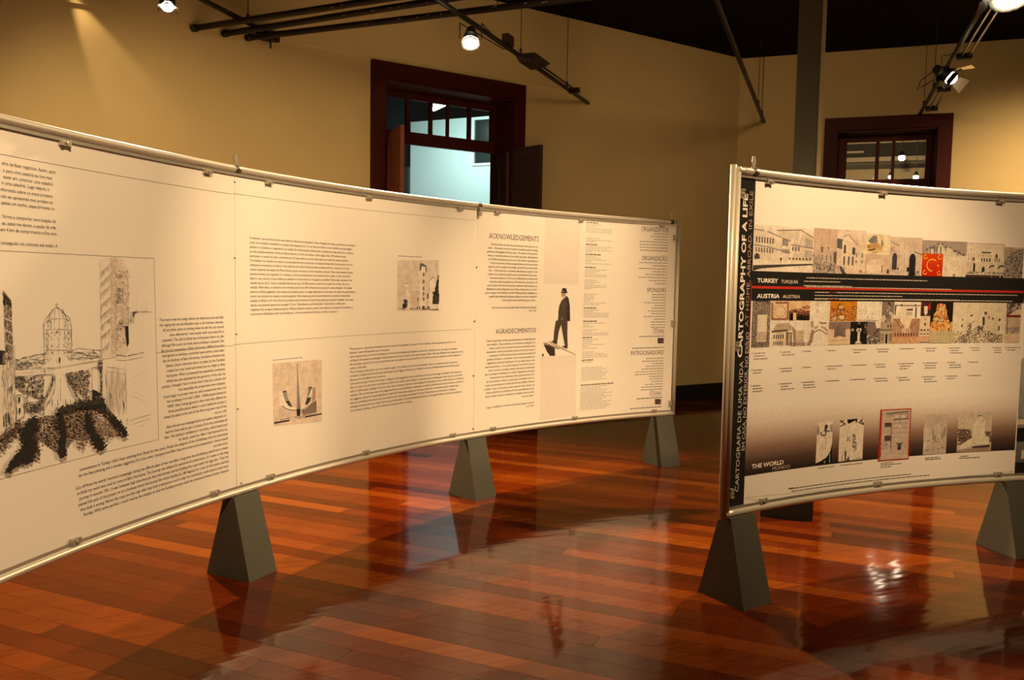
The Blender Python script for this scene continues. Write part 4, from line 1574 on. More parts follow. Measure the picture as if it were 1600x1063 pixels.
groups_l = [(348, 6), (372, 3), (382.5, 5), (398, 6), (418.5, 6), (438, 6), (460, 7), (482, 6), (503, 4), (516, 4), (528.5, 7), (551, 4), (564, 2), (575.5, 8), (603, 7), (622, 8)]
for j, (y0, n) in enumerate(groups_l):
    for i in range(n):
        y = y0 + i * 2.75
        if j + 1 < len(groups_l) and y > groups_l[j + 1][0] - 2.2: break
        x = col_left(y)
        w = rg.uniform(14, 24) if i < 1 else rg.choice((10, 16, 24, 34, 40))
        if j >= 13: w = rg.uniform(30, 52)
        sl = (452 - y) * -.00055
        head = i == 0 and j in (0, 2, 3, 4, 7, 8, 10, 12, 14)
        t.greek(rg, (x, y), (x + w, y + w * (0.10 - (y - 348) * .00066)), 1.6 if head else .8, g(.10 if head else .36), 4)


def col_right(y): return 1044.3 - (y - 362) * 0.037


for y0, y1, n in ((367, 393, 7), (412, 444, 8), (461, 512, 13), (560, 608, 13)):
    for i in range(n):
        y = y0 + (y1 - y0) * i / (n - 1)
        w = rg.choice((18, 22, 28, 34, 44))
        x = col_right(y)
        sl = 0.06 - (y - 367) * .00052
        t.greek(rg, (x - w, y - w * sl), (x, y), .9, g(.16), 4.5)
for y, w in ((526, 40), (544, 50), (622.5, 40), (637.5, 50)):
    x = col_right(y); t.greek(rg, (x - w, y + 1.0), (x, y - .6), 1.1, g(.12), 4.5)
t.build('credits', pL[2], False, 'stuff')
for x0, y0, x1, y1 in ((1027.5, 528.2, 1037, 536.8), (1023.2, 623.8, 1032.8, 632)):
    t = Ink(BL)
    t.quad(x0, y0, x1, y1, (.085, .05, .05)); t.quad(x0 + 3.5, (y0 + y1) / 2 + .5, x1 - 1, (y0 + y1) / 2 + 1.4, g(.45)); t.quad(x0 + 3, (y0 + y1) / 2 + 2.2, x1 - 1.5, (y0 + y1) / 2 + 2.8, g(.35))
    t.build('logo', pL[2])
for x0, y0, x1, y1 in ((1019.8, 514.3, 1038, 522), (1014.6, 611.4, 1033.6, 619.4)):
    t = Ink(BL)
    t.quad(x0, y0, x1, y1, (.62, .58, .57)); t.quad(x0 + 2, y0 - .6, x0 + 8, y0 + 1, g(.10)); t.quad(x0 + 10, y0 + 2.2, x1 - 1.5, y0 + 4.4, (.42, .38, .40))
    t.build('logo', pL[2])
# the walking man in hat and suit, on a tilted plank
k = K(835, 440, .1176)
t = Ink(BL)
S_, S2_, S3_ = (.075, .055, .043), (.042, .032, .027), (.098, .072, .056)
t.poly([k(120, 830), k(190, 850), k(270, 880), k(275, 990), k(205, 990), k(165, 930)], S2_)
t.poly([k(105, 815), k(150, 812), k(330, 890), k(320, 905), k(200, 855)], (.28, .22, .17))
t.poly([k(170, 800), k(205, 795), k(555, 970), k(540, 980), k(330, 890)], (.50, .42, .33))
t.poly([k(285, 520), k(360, 520), k(352, 580), k(325, 660), k(300, 820), k(252, 795), k(258, 690), k(270, 600)], S_)
t.poly([k(222, 795), k(250, 785), k(305, 805), k(298, 835), k(265, 825)], S2_)
t.poly([k(350, 550), k(440, 530), k(438, 700), k(442, 860), k(405, 860), k(375, 700)], S_)
t.poly([k(360, 862), k(440, 850), k(438, 895), k(400, 885)], S2_)
t.poly([k(330, 320), k(365, 240), k(400, 195), k(425, 188), k(455, 225), k(470, 330), k(475, 525), k(430, 530), k(340, 565), k(300, 555), k(315, 480), k(318, 400)], S_)
t.poly([k(425, 190), k(455, 225), k(470, 330), k(475, 525), k(430, 530), k(420, 400), k(440, 300)], S2_)
t.poly([k(380, 300), k(420, 250), k(430, 300), k(405, 430), k(385, 500), k(365, 490)], S3_)
t.poly([k(362, 480), k(385, 478), k(380, 510), k(362, 515)], (.45, .34, .25))
t.poly([k(355, 150), k(400, 155), k(420, 180), k(385, 205), k(370, 210), k(360, 190)], (.40, .29, .21))
t.poly([k(385, 205), k(405, 190), k(425, 188), k(410, 205), k(370, 250), k(365, 240)], (.72, .66, .58))
t.poly([k(345, 135), k(440, 138), k(436, 155), k(410, 158), k(360, 152)], S2_)
t.poly([k(362, 130), k(368, 92), k(395, 86), k(425, 95), k(430, 140)], S2_)
t.poly([k(100, 965), k(125, 962), k(122, 985), k(115, 1000), k(104, 998)], S_)
t.build('walking_man_photograph', pL[2], mat=M_PHOTO)

# ---------- right board
WHT, CRM = (.80, .77, .70), (.76, .70, .62)
BK = g(.012)
zlo, zhi = ZB + RT + .002, ZT - RT - .002
uS = (BR.uv(1177, 300)[0] + BR.uv(1165, 780)[0]) / 2       # right edge of the black strip
t = Ink(BR)
t.urect(R0 + .022, zlo, uS, zhi, BK)
t.urect(uS - .004, BR.uv(1172, 560)[1], uS, BR.uv(1177, 440)[1], (.35, .03, .02))
t.build('title_strip', pR[0])
t = Ink(BR)


def vtext(txt, pa_, pb_, cap_px, col, bold):
    t = Ink(BR, .0010)
    (ua, za), (ub, zb_) = BR.uv(*pa_), BR.uv(*pb_)
    cap = abs(BR.uv(pa_[0] - cap_px, pa_[1])[0] - ua)
    vs, _ = glyphs(txt, bold)
    w = max(v[0] for v in vs)
    size = cap / CAP
    t.text(txt, (ua + ub) / 2, za, size, col, (zb_ - za) / (w * size), bold, 'L', True)
    t.build('vertical_title', pR[0], False)


vtext('CARTOGRAFIA DE UMA VIDA', (1153.5, 769), (1161, 564.5), 5.6, (.62, .58, .52), 0.0)
vtext('CARTOGRAPHY OF A LIFE', (1160.5, 559), (1166.5, 303), 6.8, (.80, .76, .68), 0.028)
vtext('EM CASA, NO EXTERIOR, NO EXÍLIO', (1163.5, 704.5), (1170, 519), 5.0, (.55, .50, .44), 0.0)
vtext('AT HOME, ABROAD, IN EXILE', (1170, 511), (1175.6, 299), 5.2, (.42, .28, .22), 0.0)

# band edges, interpolated along the panel so the bands run level
e_top = lambda x: 421.8 + (x - 1176.6) * .0445 - max(0, x - 1269) * .0060 - max(0, x - 1430) * .008
zB0 = BR.uv(1268.8, 426.4)[1]; zB1 = (BR.uv(1176.6, 467.9)[1] + BR.uv(1593, 475.7)[1]) / 2
zRed = (BR.uv(1176, 446.8)[1] + BR.uv(1590, 457.9)[1]) / 2
zPt = BR.uv(1307, 358.5)[1]                               # top of the upper photographs
zPb = (BR.uv(1176, 541)[1] + BR.uv(1590, 537.5)[1]) / 2   # foot of the lower photographs
uE = R1 - .004
t = Ink(BR)
t.urect(uS, zB1, uE, zB0, BK)
t.urect(uS, zRed - .006, uE, zRed + .006, (.48, .030, .015))
t.build('country_band', pR[0])
t = Ink(BR, .0010)
t = Ink(BR, .0010)
t.text_fit('TURKEY', (1183, 441), (1215.4, 442.4), 6.4, WHT, .030)
t.build('country_name', pR[0], False)
t = Ink(BR, .0010)
t.text_fit('TURQUIA', (1220, 442.2), (1246.4, 443.4), 5.2, CRM)
t.build('country_name', pR[0], False)
t = Ink(BR, .0010)
t.text_fit('AUSTRIA', (1182.5, 465.4), (1217.7, 466.2), 6.4, WHT, .030)
t.build('country_name', pR[0], False)
t = Ink(BR, .0010)
t.text_fit('AUSTRIA', (1222.7, 465.8), (1249.7, 466.5), 5.2, CRM)
t.build('country_name', pR[0], False)
t = Ink(BR, .0010)


def zline(z, xa, xb, col, wd=.018, h=.0046, ref=450):
    u, ue = BR.uv(xa, ref)[0], BR.uv(xb, ref)[0]
    while u < ue - .004:
        w = min(rg.uniform(.4, 1.6) * wd, ue - u)
        t.urect(u, z, u + w, z + h, col); u += w + .0035


BT = (.50, .46, .38)
zz = [zB0 - .028, zB0 - .045, zB0 - .072, zRed + .010]
for z, xa, xb in ((zz[0], 1259, 1448), (zz[1], 1255, 1312), (zz[2], 1259, 1486), (zz[3], 1255, 1330)):
    zline(z, xa, xb, BT)
zz = [zRed - .022, zRed - .038, zRed - .056, zB1 + .010]
for z, xa, xb in ((zz[0], 1273, 1590), (zz[1], 1273, 1410), (zz[2], 1273, 1583), (zz[3], 1273, 1500)):
    zline(z, xa, xb, BT)
for xa, xb in ((1296, 1308), (1294, 1312)):
    zline(zz[0] if xa == 1296 else zz[2], xa, xb, (.20, .02, .015), .03)
t.build('band_captions', pR[0], False, 'stuff')


class Pic(Ink):
    """picture drawn in its own 0..1 box (x right, y down) at (u0..u1, z0..z1)"""

    def box(s, xa, xb, z0, z1, ref=450):
        s.u0, s.u1, s.z0, s.z1 = s.B.uv(xa, ref)[0], s.B.uv(xb, ref)[0], z0, z1
        return s

    def pp(s, x, y):
        x, y = min(1, max(0, x)), min(1, max(0, y))
        return (s.u0 + (s.u1 - s.u0) * x, s.z1 + (s.z0 - s.z1) * y)

    def px(s, xa, ya, xb, yb): return s.quad(xa, ya, xb, yb, s.col)

    def windows(s, x0, y0, x1, y1, nx, ny, col, fw=.5, fh=.6, slope=0.0):
        for i in range(nx):
            for j in range(ny):
                a = x0 + (x1 - x0) * (i + .5 - fw / 2) / nx; b_ = x0 + (x1 - x0) * (i + .5 + fw / 2) / nx
                c = y0 + (y1 - y0) * (j + .5 - fh / 2) / ny; d = y0 + (y1 - y0) * (j + .5 + fh / 2) / ny
                sh = slope * (a - x0)
                s.poly([(a, c + sh), (b_, c + sh), (b_, d + sh), (a, d + sh)], col)

    def build(s, name, parent, cut=True, kind=None):
        s.f = [(i, [tuple(min(1, 1.06 * x ** 1.28) for x in c) for c in cs]) for i, cs in s.f]
        return super().build(name, parent, cut, kind, M_PHOTO)

    def arch(s, cx, y0, y1, r, col, ry=None):
        ry = ry or r * (s.u1 - s.u0) / abs(s.z1 - s.z0)
        s.poly([(cx - r, y1)] + [(cx - r * cos(pi * k / 8), y0 + ry - ry * sin(pi * k / 8)) for k in range(9)] + [(cx + r, y1)], col)


def U(r_, x0, x1, y0, y1): return lambda r: (r.uniform(x0, x1), r.uniform(y0, y1))


G = g
# -- upper row (each picture its own print)
p = Pic(BR).box(1177, 1270, zB0, zPt, 400)
p.quad(0, 0.02, 1, 1, (.78, .73, .66))
p.poly([(0, .12), (.14, .10), (.30, .17), (.42, .26), (.55, .32), (.62, .36), (.62, .76), (0, .78)], (.72, .66, .58))
p.poly([(.38, .10), (.78, .06), (.99, .20), (.99, .74), (.62, .76), (.62, .36), (.46, .26), (.38, .22)], (.66, .60, .52))
for y, dy in ((.12, .10), (.45, .10)): p.path([(0, y), (.2, y + .02), (.62, y + .24 * (1 - y))], .006, G(.34, 1.1))
p.path([(.38, .11), (.78, .07), (1, .22)], .006, G(.30, 1.1)); p.line((.62, .40), (1, .46), .006, G(.30, 1.1))
p.windows(.02, .26, .34, .40, 7, 1, G(.14), .45, .9, .06); p.windows(.47, .28, .57, .44, 4, 1, G(.08), .6, .95, .1)
p.windows(.02, .49, .34, .60, 7, 1, G(.20), .45, .9, .05); p.windows(.47, .50, .60, .60, 4, 1, G(.2), .5, .9)
p.windows(.63, .44, .78, .54, 3, 1, G(.24), .5, .9); p.windows(.86, .24, .99, .44, 5, 1, G(.30), .4, .9, .2); p.windows(.86, .50, .99, .70, 5, 1, G(.32), .4, .9, .05)
p.windows(.58, .68, .98, .73, 7, 1, G(.16), .5, .8); p.arch(.06, .62, .74, .045, G(.10)); p.oval(.46, .72, .018, .03, G(.06)); p.line((.46, .72), (.46, .80), .004, G(.08))
p.poly([(0, .88), (.5, .84), (1, .80), (1, .83), (.55, .88), (.1, .95), (0, .97)], G(.10)); p.poly([(0, .97), (.1, .95), (0, 1)], BK)
p.specks(rg, U(rg, 0, .62, .12, .76), 60, .008, [G(.5, 1.1), G(.62, 1.08), G(.36, 1.1)])
p.build('palace_photograph', pR[0])

p = Pic(BR).box(1270, 1307, zB0, zPt, 400)
p.quad(0, 0, 1, 1, (.62, .50, .43)); p.poly([(0, .45), (.35, .42), (.5, .34), (.7, .36), (1, .48), (1, 1), (0, 1)], (.60, .50, .42))
p.windows(.25, .40, .75, .54, 2, 1, G(.20), .35, .9); p.windows(.3, .58, .85, .74, 3, 1, G(.34), .4, .8); p.line((.35, .02), (.37, .4), .003, G(.4)); p.line((.66, .02), (.66, .35), .003, G(.36))
p.arch(.95, .5, .75, .08, G(.18)); p.specks(rg, U(rg, 0, 1, .74, 1), 120, .05, [G(.10), G(.22), G(.38, 1.1), G(.55, 1.05)], .5)
p.specks(rg, U(rg, 0, .4, .60, .8), 24, .05, [G(.3), G(.5, 1.1)], .5)
p.build('mosque_photograph', pR[0])

p = Pic(BR).box(1307, 1352, zB0, zPt, 400)
p.quad(0, 0, 1, 1, (.70, .60, .52)); p.quad(.01, .02, .99, .2, (.74, .66, .58))
p.poly([(.18, .16), (.36, .10), (.5, .12), (.72, .32), (.2, .22)], (.78, .70, .62)); p.path([(.18, .17), (.38, .10), (.72, .33)], .005, G(.3, 1.1))
p.poly([(0, .20), (.2, .22), (.22, .45), (0, .42)], G(.18)); p.poly([(.18, .24), (1, .45), (1, .95), (.18, .82)], (.74, .66, .56))
for x in (.24, .40, .54): p.poly([(x, .30 + x * .15), (x + .1, .32 + x * .15), (x + .1, .52 + x * .08), (x, .52 + x * .06)], G(.13)); p.poly([(x, .60), (x + .055, .60), (x + .05, .80), (x, .80)], G(.15))
for x in (.66, .86): p.quad(x, .52, x + .06, .62, G(.34, 1.1)); p.quad(x, .68, x + .06, .75, G(.32, 1.1))
p.specks(rg, U(rg, .02, .3, .84, .98), 24, .04, [G(.2), G(.4, 1.1)], .5); p.poly([(.1, .82), (.18, .84), (.36, 1), (.2, 1)], G(.13)); p.quad(.82, .9, .9, .96, (.45, .25, .18))
p.build('portico_photograph', pR[0])

p = Pic(BR).box(1352, 1390, zB0, zPt - .012, 400)
p.quad(0, 0, 1, .50, (.76, .70, .54)); p.quad(0, .50, 1, 1, (.62, .52, .45))
p.oval(.38, .26, .34, .225, (.26, .27, .26), 20); p.poly([(.05, .28), (.38, .20), (.71, .28), (.66, .40), (.38, .48), (.1, .40)], (.58, .42, .20)); p.poly([(.30, .35), (.38, .14), (.46, .35)], (.48, .33, .20)); p.poly([(.05, .30), (.22, .24), (.24, .34), (.08, .36)], (.46, .28, .05)); p.poly([(.12, .42), (.6, .36), (.62, .42), (.3, .47)], (.66, .52, .32)); p.line((.1, .41), (.4, .37), .006, (.08, .06, .04))
p.specks(rg, lambda r: (lambda a: (.38 + .39 * cos(a), .26 + .26 * sin(a)))(r.uniform(0, 6.28)), 22, .022, [(.2, .14, .06), (.3, .22, .1)], .6)
p.poly([(.06, .98), (.06, .74), (.3, .64), (.75, .68), (.75, .98)], (.76, .68, .58)); p.poly([(.06, .74), (.5, .60), (.76, .66), (.76, .72), (.08, .78)], (.72, .62, .52))
for x in (.14, .26, .52, .60): p.quad(x, .78, x + .05, .96, G(.14))
p.quad(.37, .80, .46, .98, (.22, .09, .05)); p.quad(.68, .76, .72, .95, G(.10)); p.quad(.9, .86, 1, .96, (.20, .10, .06))
p.build('medallion_photograph', pR[0])

p = Pic(BR).box(1390, 1440, zB0, zPt - .02, 400)
p.quad(0, 0, 1, 1, (.60, .52, .46)); p.quad(0, 0, .55, .35, (.66, .58, .50)); p.path([(0, .12), (.3, .24)], .006, G(.34)); p.poly([(.0, .28), (.2, .26), (.14, .40), (.02, .38)], (.5, .42, .37))
p.arch(.16, .42, .86, .075, G(.09), .12); p.arch(.72, .42, 1.0, .10, G(.04), .14); p.poly([(.30, .34), (.6, .34), (.56, 1), (.34, 1)], (.66, .58, .51)); p.line((.44, .02), (.45, .4), .004, G(.4)); p.line((.48, .4), (.47, .9), .004, G(.45))
p.quad(.55, .78, .64, .90, G(.05)); p.quad(.25, .8, .30, .86, G(.1)); p.windows(.0, .84, .5, .94, 6, 1, G(.40), .4, .8); p.specks(rg, U(rg, .6, .95, .86, 1), 24, .03, [BK, G(.06)], .6); p.line((.75, .36), (1, .44), .005, G(.3))
p.build('arches_photograph', pR[0])

p = Pic(BR).box(1440, 1510, zB0, zPt - .03, 400)
p.quad(0, 0, 1, .42, (.42, .37, .34)); p.poly([(.06, .42), (.12, .26), (.22, .20), (.30, .10), (.36, .06), (.48, .06), (.52, .14), (.66, .16), (.74, .30), (.86, .32), (1, .40), (1, .44)], (.66, .60, .52))
for x, y, w, h in ((.08, .22, .07, .06), (.18, .14, .10, .08), (.33, .06, .16, .06), (.52, .14, .14, .06), (.70, .25, .07, .05), (.78, .29, .10, .10), (.90, .34, .06, .05)): p.specks(rg, U(rg, x, x + w, y, y + h), 10, .022, [G(.05), G(.10)], .6)
for x in (.18, .28, .33, .42): p.line((x, .16), (x, .42), .007, G(.16))
p.quad(.46, .44, 1, 1, (.72, .66, .58)); p.arch(.70, .50, .60, .08, G(.20), .06); p.arch(.70, .66, .84, .075, (.48, .40, .36), .08); p.windows(.63, .72, .77, .84, 4, 2, (.70, .62, .54), .5, .6)
for x in (.50, .88): p.quad(x, .70, x + .07, .84, (.58, .50, .45)); p.quad(x + .02, .50, x + .05, .60, G(.3))
p.quad(.62, .92, .78, 1, (.36, .30, .29))
p.build('hill_town_photograph', pR[0])

p = Pic(BR, .0016).box(1440, 1472.5, zB0, BR.uv(1440, 396)[1], 415)
p.quad(0, 0, 1, 1, [(.66, .10, .008), (.66, .10, .008), (.55, .028, .006), (.52, .022, .006)])
GD = (.80, .50, .12)
p.ring(.50, .51, .26, .006, GD, .9, 5.4, 18); p.oval(.78, .52, .045, .04, GD, 10); p.ring(.47, .48, .10, .003, (.66, .12, .02), 0, 6.28, 12)
for x, y in ((.16, .15), (.84, .15), (.15, .84), (.84, .86)): p.ring(x, y, .085, .005, GD, 0, 5.0, 10)
p.build('red_crescent_tile', pR[0])

p = Pic(BR).box(1510, 1569, zB0, zPt - .034, 400)
p.quad(0, 0, 1, 1, (.68, .63, .55)); p.quad(.01, .01, .99, .3, (.72, .67, .58)); p.path([(0, .01), (.99, .01), (.99, .3)], .003, G(.35, 1.15))
p.poly([(0, .28), (.16, .22), (.27, .28), (.3, .24), (.66, .24), (.78, .14), (.82, .24), (.9, .30), (.9, .55), (0, .55)], (.74, .68, .58))
p.quad(.32, .25, .66, .29, G(.08)); p.windows(.3, .43, .66, .54, 5, 1, G(.10), .5, .95); p.windows(.02, .30, .24, .52, 3, 2, (.55, .48, .40), .4, .7); p.arch(.80, .30, .42, .03, G(.13)); p.windows(.74, .42, .90, .54, 3, 1, G(.12), .4, .9); p.windows(.3, .31, .66, .40, 6, 1, (.5, .44, .36), .4, .8); p.quad(.17, .42, .22, .52, (.24, .08, .06))
p.quad(0, .56, 1, 1, (.66, .60, .52)); p.arch(.17, .56, .84, .08, G(.04), .10); p.arch(.48, .68, .84, .06, G(.06), .08)
for x in (.66, .9): p.ring(x + .05, .74, .09, .010, G(.12), 3.1, 5.2, 8)
p.specks(rg, U(rg, 0, 1, .84, .92), 46, .03, [G(.06), G(.16), (.2, .13, .1)], .7); p.quad(0, .90, 1, 1, (.10, .07, .06)); p.windows(0, .93, 1, 1, 5, 1, (.60, .54, .46), .3, 1.2); p.quad(0, .90, 1, .93, (.66, .60, .52))
p.build('castle_photograph', pR[0])

p = Pic(BR).box(1569, 1599, zB0, zPt - .05, 400)
p.quad(0, 0, 1, 1, (.46, .39, .35)); p.poly([(.3, 0), (1, 0), (1, .3), (.4, .3)], (.62, .55, .48))
p.specks(rg, lambda r: (lambda y: (r.uniform(max(0, .5 - y), 1), y))(r.uniform(.05, 1)), 190, .06, [G(.10), G(.2, 1.1), G(.34, 1.1), G(.5, 1.1), G(.16)], .7)
p.build('tree_photograph', pR[0])

# -- lower row
def low(xa, xb, ya, yb, name):
    h = zB1 - zPb
    q = Pic(BR).box(xa, xb, zB1 - h * yb, zB1 - h * ya, 505)
    q.nm = name
    return q


p = low(1174.5, 1203, 0, 1, '')
p.quad(0, 0, 1, 1, (.36, .32, .27)); p.specks(rg, U(rg, 0, 1, 0, 1), 260, .045, [G(.10), G(.20, 1.1), G(.46, 1.05), G(.32), (.30, .22, .16)], 1.0)
p.ring(.5, .13, .35, .006, G(.05), 3.3, 6.1, 8); p.quad(.28, .30, .82, .88, (.76, .71, .62)); p.quad(.28, .66, .82, .86, (.58, .52, .44)); p.quad(.48, .78, .58, .86, BK); p.oval(.66, .63, .10, .04, BK); p.path([(.62, .40), (.72, .44), (.66, .52), (.7, .58)], .006, G(.10)); p.oval(.54, .60, .05, .04, G(.1)); p.windows(.3, .70, .8, .84, 5, 2, G(.3), .4, .5); p.oval(.68, .20, .05, .04, (.45, .2, .12))
p.build('ornament_print', pR[0])
p = low(1203.5, 1232, 0, .42, '')
p.quad(0, 0, 1, 1, (.72, .58, .44)); p.path([(.06, .1), (.94, .1), (.92, .95), (.08, .95), (.06, .1)], .010, (.36, .22, .14)); p.quad(.2, .2, .8, .9, (.76, .64, .48)); p.ring(.5, .55, .3, .004, (.56, .36, .24), 0, 6.28, 14)
p.specks(rg, lambda r: (r.choice((.08, .92)) + r.uniform(-.05, .05), r.uniform(.2, .95)), 30, .05, [(.4, .26, .17), (.3, .2, .14)])
p.build('certificate_print', pR[0])
p = low(1232, 1264.5, 0, .43, '')
p.quad(0, 0, 1, .5, (.74, .56, .38)); p.quad(0, .5, 1, 1, (.22, .11, .07)); p.quad(.35, 0, .7, .4, (.78, .64, .44))
p.specks(rg, lambda r: (lambda x: (x, r.uniform(.42 - x * .2 * (x > .6), .75)))(r.uniform(.05, 1)), 90, .06, [(.50, .22, .14), (.30, .12, .08), (.62, .36, .24), (.12, .06, .05)], .9)
p.specks(rg, U(rg, .4, .95, .72, 1), 40, .08, [BK, (.03, .02, .03)], .8); p.poly([(.2, .6), (.32, .62), (.36, 1), (.2, 1)], (.76, .64, .50)); p.poly([(.06, .7), (.18, .6), (.2, 1), (.08, 1)], BK); p.oval(.24, .54, .06, .06, (.2, .1, .06))
p.build('crowd_painting_print', pR[0])
p = low(1264.5, 1295.5, 0, .42, '')
p.quad(0, 0, 1, 1, WHT); p.ring(.36, .14, .08, .004, (.5, .36, .3)); p.ring(.36, .52, .06, .003, (.6, .46, .38)); p.oval(.40, .58, .03, .03, (.42, .28, .22)); p.quad(.93, .1, .97, .14, (.5, .2, .15))
p.build('sketch_print', pR[0])
p = low(1203.5, 1265, .43, 1, '')
p.quad(0, 0, 1, 1, WHT); p.poly([(.02, .8), (.05, .42), (.40, .38), (.42, .96), (.06, .99)], (.70, .60, .50)); p.poly([(.05, .40), (.14, .12), (.5, .08), (.62, .38), (.4, .42)], (.58, .48, .40)); p.poly([(.50, .10), (.54, .18), (.66, .40), (.70, .98), (.62, .98), (.58, .5), (.5, .42)], (.40, .34, .28)); p.poly([(.40, .44), (.56, .46), (.56, .96), (.42, .96)], (.28, .20, .15)); p.poly([(.46, .50), (.53, .50), (.53, .94), (.46, .94)], (.50, .44, .37)); p.line((.04, .42), (.44, .38), .010, (.20, .14, .10))
p.windows(.08, .54, .36, .70, 5, 1, G(.07), .5, 1); p.windows(.08, .80, .34, .94, 5, 1, G(.07), .5, 1); p.quad(.66, .40, .86, .98, (.66, .56, .46)); p.windows(.67, .42, .86, .84, 5, 3, (.40, .30, .24), .35, .45); p.specks(rg, U(rg, .5, .98, .86, 1), 46, .025, [G(.07), G(.2), (.3, .2, .15)], .7); p.specks(rg, U(rg, .1, .5, .12, .4), 24, .02, [(.45, .36, .3)], .7)
p.build('opera_house_drawing', pR[0])
p = low(1265, 1295.5, .42, 1, '')
p.quad(0, 0, 1, 1, WHT); p.path([(.06, .6), (.18, .34), (.5, .26), (.72, .30), (.95, .46)], .012, (.56, .46, .38)); p.path([(.0, .98), (.1, .74), (.14, .5), (.2, .40)], .02, (.40, .30, .24)); p.path([(.14, .9), (.22, .5), (.5, .38), (.95, .58)], .006, (.36, .27, .22)); p.path([(.5, .10), (.66, .14), (.86, .13)], .008, (.3, .2, .17)); p.path([(.1, .05), (.15, .3)], .02, (.5, .4, .33)); p.line((.56, .52), (.6, .95), .003, (.55, .46, .4))
p.build('arch_sketch', pR[0])
p = low(1296, 1338, 0, .46, '')
p.quad(0, 0, 1, 1, (.62, .30, .04)); p.poly([(.12, 0), (.30, .45), (.30, .9), (.05, .9), (.02, .3)], (.42, .16, .03)); p.poly([(.26, .3), (.32, .14), (.44, .08), (.54, .18), (.58, .4), (.5, .5), (.3, .5)], (.30, .12, .04)); p.quad(.32, .22, .52, .38, (.66, .52, .36)); p.oval(.9, .34, .1, .12, (.34, .15, .05)); p.oval(.92, .34, .03, .05, (.7, .55, .36))
p.specks(rg, U(rg, .02, .98, .46, .98), 90, .06, [(.38, .14, .04), (.16, .07, .04), (.66, .48, .26), (.50, .30, .14), (.24, .09, .04), (.74, .62, .44)], .7); p.poly([(.14, .94), (.2, .78), (.26, .82), (.18, .98)], (.80, .70, .54)); p.poly([(.32, .84), (.42, .70), (.54, .74), (.5, .92)], (.80, .70, .52))
p.build('interior_painting_print', pR[0])
p = low(1338, 1377, 0, .46, '')
p.quad(0, 0, 1, 1, WHT); p.path([(.26, .84), (.34, .6), (.46, .26)], .006, (.62, .53, .46))
for x, y in ((.44, .56), (.64, .62), (.43, .74), (.45, .84), (.64, .84), (.25, .82)): p.oval(x, y, .028, .022, (.34, .24, .2), 7)
p.line((.08, .95), (.86, .97), .004, (.42, .34, .3)); p.quad(.91, .06, .95, .10, (.5, .2, .15))
p.build('mountain_sketch', pR[0])
p = low(1295, 1329, .47, 1, '')
p.quad(0, 0, 1, 1, (.34, .27, .26)); p.poly([(.25, .75), (.3, .2), (.5, .02), (.7, .15), (.76, .75)], (.26, .21, .19)); p.specks(rg, U(rg, .25, .75, .1, .7), 60, .04, [(.34, .28, .25), (.18, .14, .13)], .8)
p.poly([(0, .32), (.25, .32), (.25, .68), (.5, .62), (.78, .68), (.78, .32), (1, .32), (1, 1), (0, 1)], (.74, .62, .48)); p.quad(.06, .38, .20, .42, G(.2)); p.quad(.82, .38, .96, .42, G(.2)); p.windows(.04, .84, .96, .88, 6, 1, (.46, .34, .26), .6, .6); p.line((.03, .80), (.97, .80), .003, (.5, .36, .28))
p.build('monument_drawing', pR[0])
p = low(1329, 1355.5, .47, 1, '')
p.quad(0, 0, 1, 1, G(.03)); p.quad(.25, 0, .8, 1, (.24, .20, .13)); p.arch(.52, .12, .98, .22, BK, .14); p.poly([(.34, .36), (.44, .28), (.52, .32), (.62, .28), (.72, .36), (.66, .44), (.58, .44), (.58, .86), (.70, .90), (.74, 1), (.26, 1), (.3, .88), (.44, .86), (.44, .44), (.36, .44)], (.76, .70, .56)); p.oval(.52, .40, .07, .06, G(.22)); p.specks(rg, U(rg, .78, 1, .1, .5), 24, .06, [(.3, .25, .15), G(.05), (.45, .38, .25)], .8); p.oval(.12, .36, .08, .06, (.6, .5, .38)); p.quad(.28, .94, .72, .98, G(.3))
p.build('altar_photograph', pR[0])
p = low(1355.5, 1376, .47, 1, '')
p.quad(0, 0, 1, 1, (.28, .22, .22)); p.poly([(.55, 0), (1, 0), (1, .3), (.7, .3)], (.78, .74, .66)); p.poly([(.9, .25), (.86, .4), (.4, .72), (.3, .7), (.7, .4)], G(.10)); p.poly([(0, .62), (.3, .6), (.2, .8), (0, .86)], (.70, .63, .52)); p.specks(rg, U(rg, 0, 1, .65, 1), 46, .10, [G(.05), G(.12), (.66, .6, .5), G(.25)], .8)
p.build('dancers_photograph', pR[0])
p = low(1377, 1396, 0, .50, '')
p.quad(0, 0, 1, 1, (.30, .25, .22)); p.poly([(.02, .98), (.06, .55), (.4, .45), (.8, .5), (1, .62), (1, .98)], (.66, .58, .48)); p.oval(.46, .24, .20, .17, (.66, .53, .42)); p.poly([(.26, .16), (.36, .04), (.62, .04), (.72, .22), (.62, .24), (.56, .12)], G(.05)); p.poly([(.40, .36), (.56, .36), (.52, .48), (.42, .48)], (.50, .40, .32)); p.specks(rg, U(rg, .3, .75, .62, .95), 24, .09, [G(.12), G(.2), (.4, .34, .28)], .8)
p.build('portrait_photograph', pR[0])
p = low(1376, 1395, .50, 1, '')
p.quad(0, 0, 1, 1, (.50, .42, .34)); p.windows(.05, .08, .95, .24, 4, 1, G(.05), .4, .9); p.quad(0, .40, 1, .46, (.62, .54, .44)); p.quad(0, .3, 1, .4, (.3, .25, .2)); p.quad(.42, .55, .62, .98, G(.05)); p.quad(.36, .48, .42, 1, (.74, .68, .58)); p.quad(.62, .48, .68, 1, (.74, .68, .58)); p.windows(.02, .52, .34, .86, 2, 3, G(.14), .5, .7); p.windows(.7, .52, .98, .86, 2, 3, G(.12), .5, .7)
p.build('gate_photograph', pR[0])
p = low(1396, 1437, 0, .40, '')
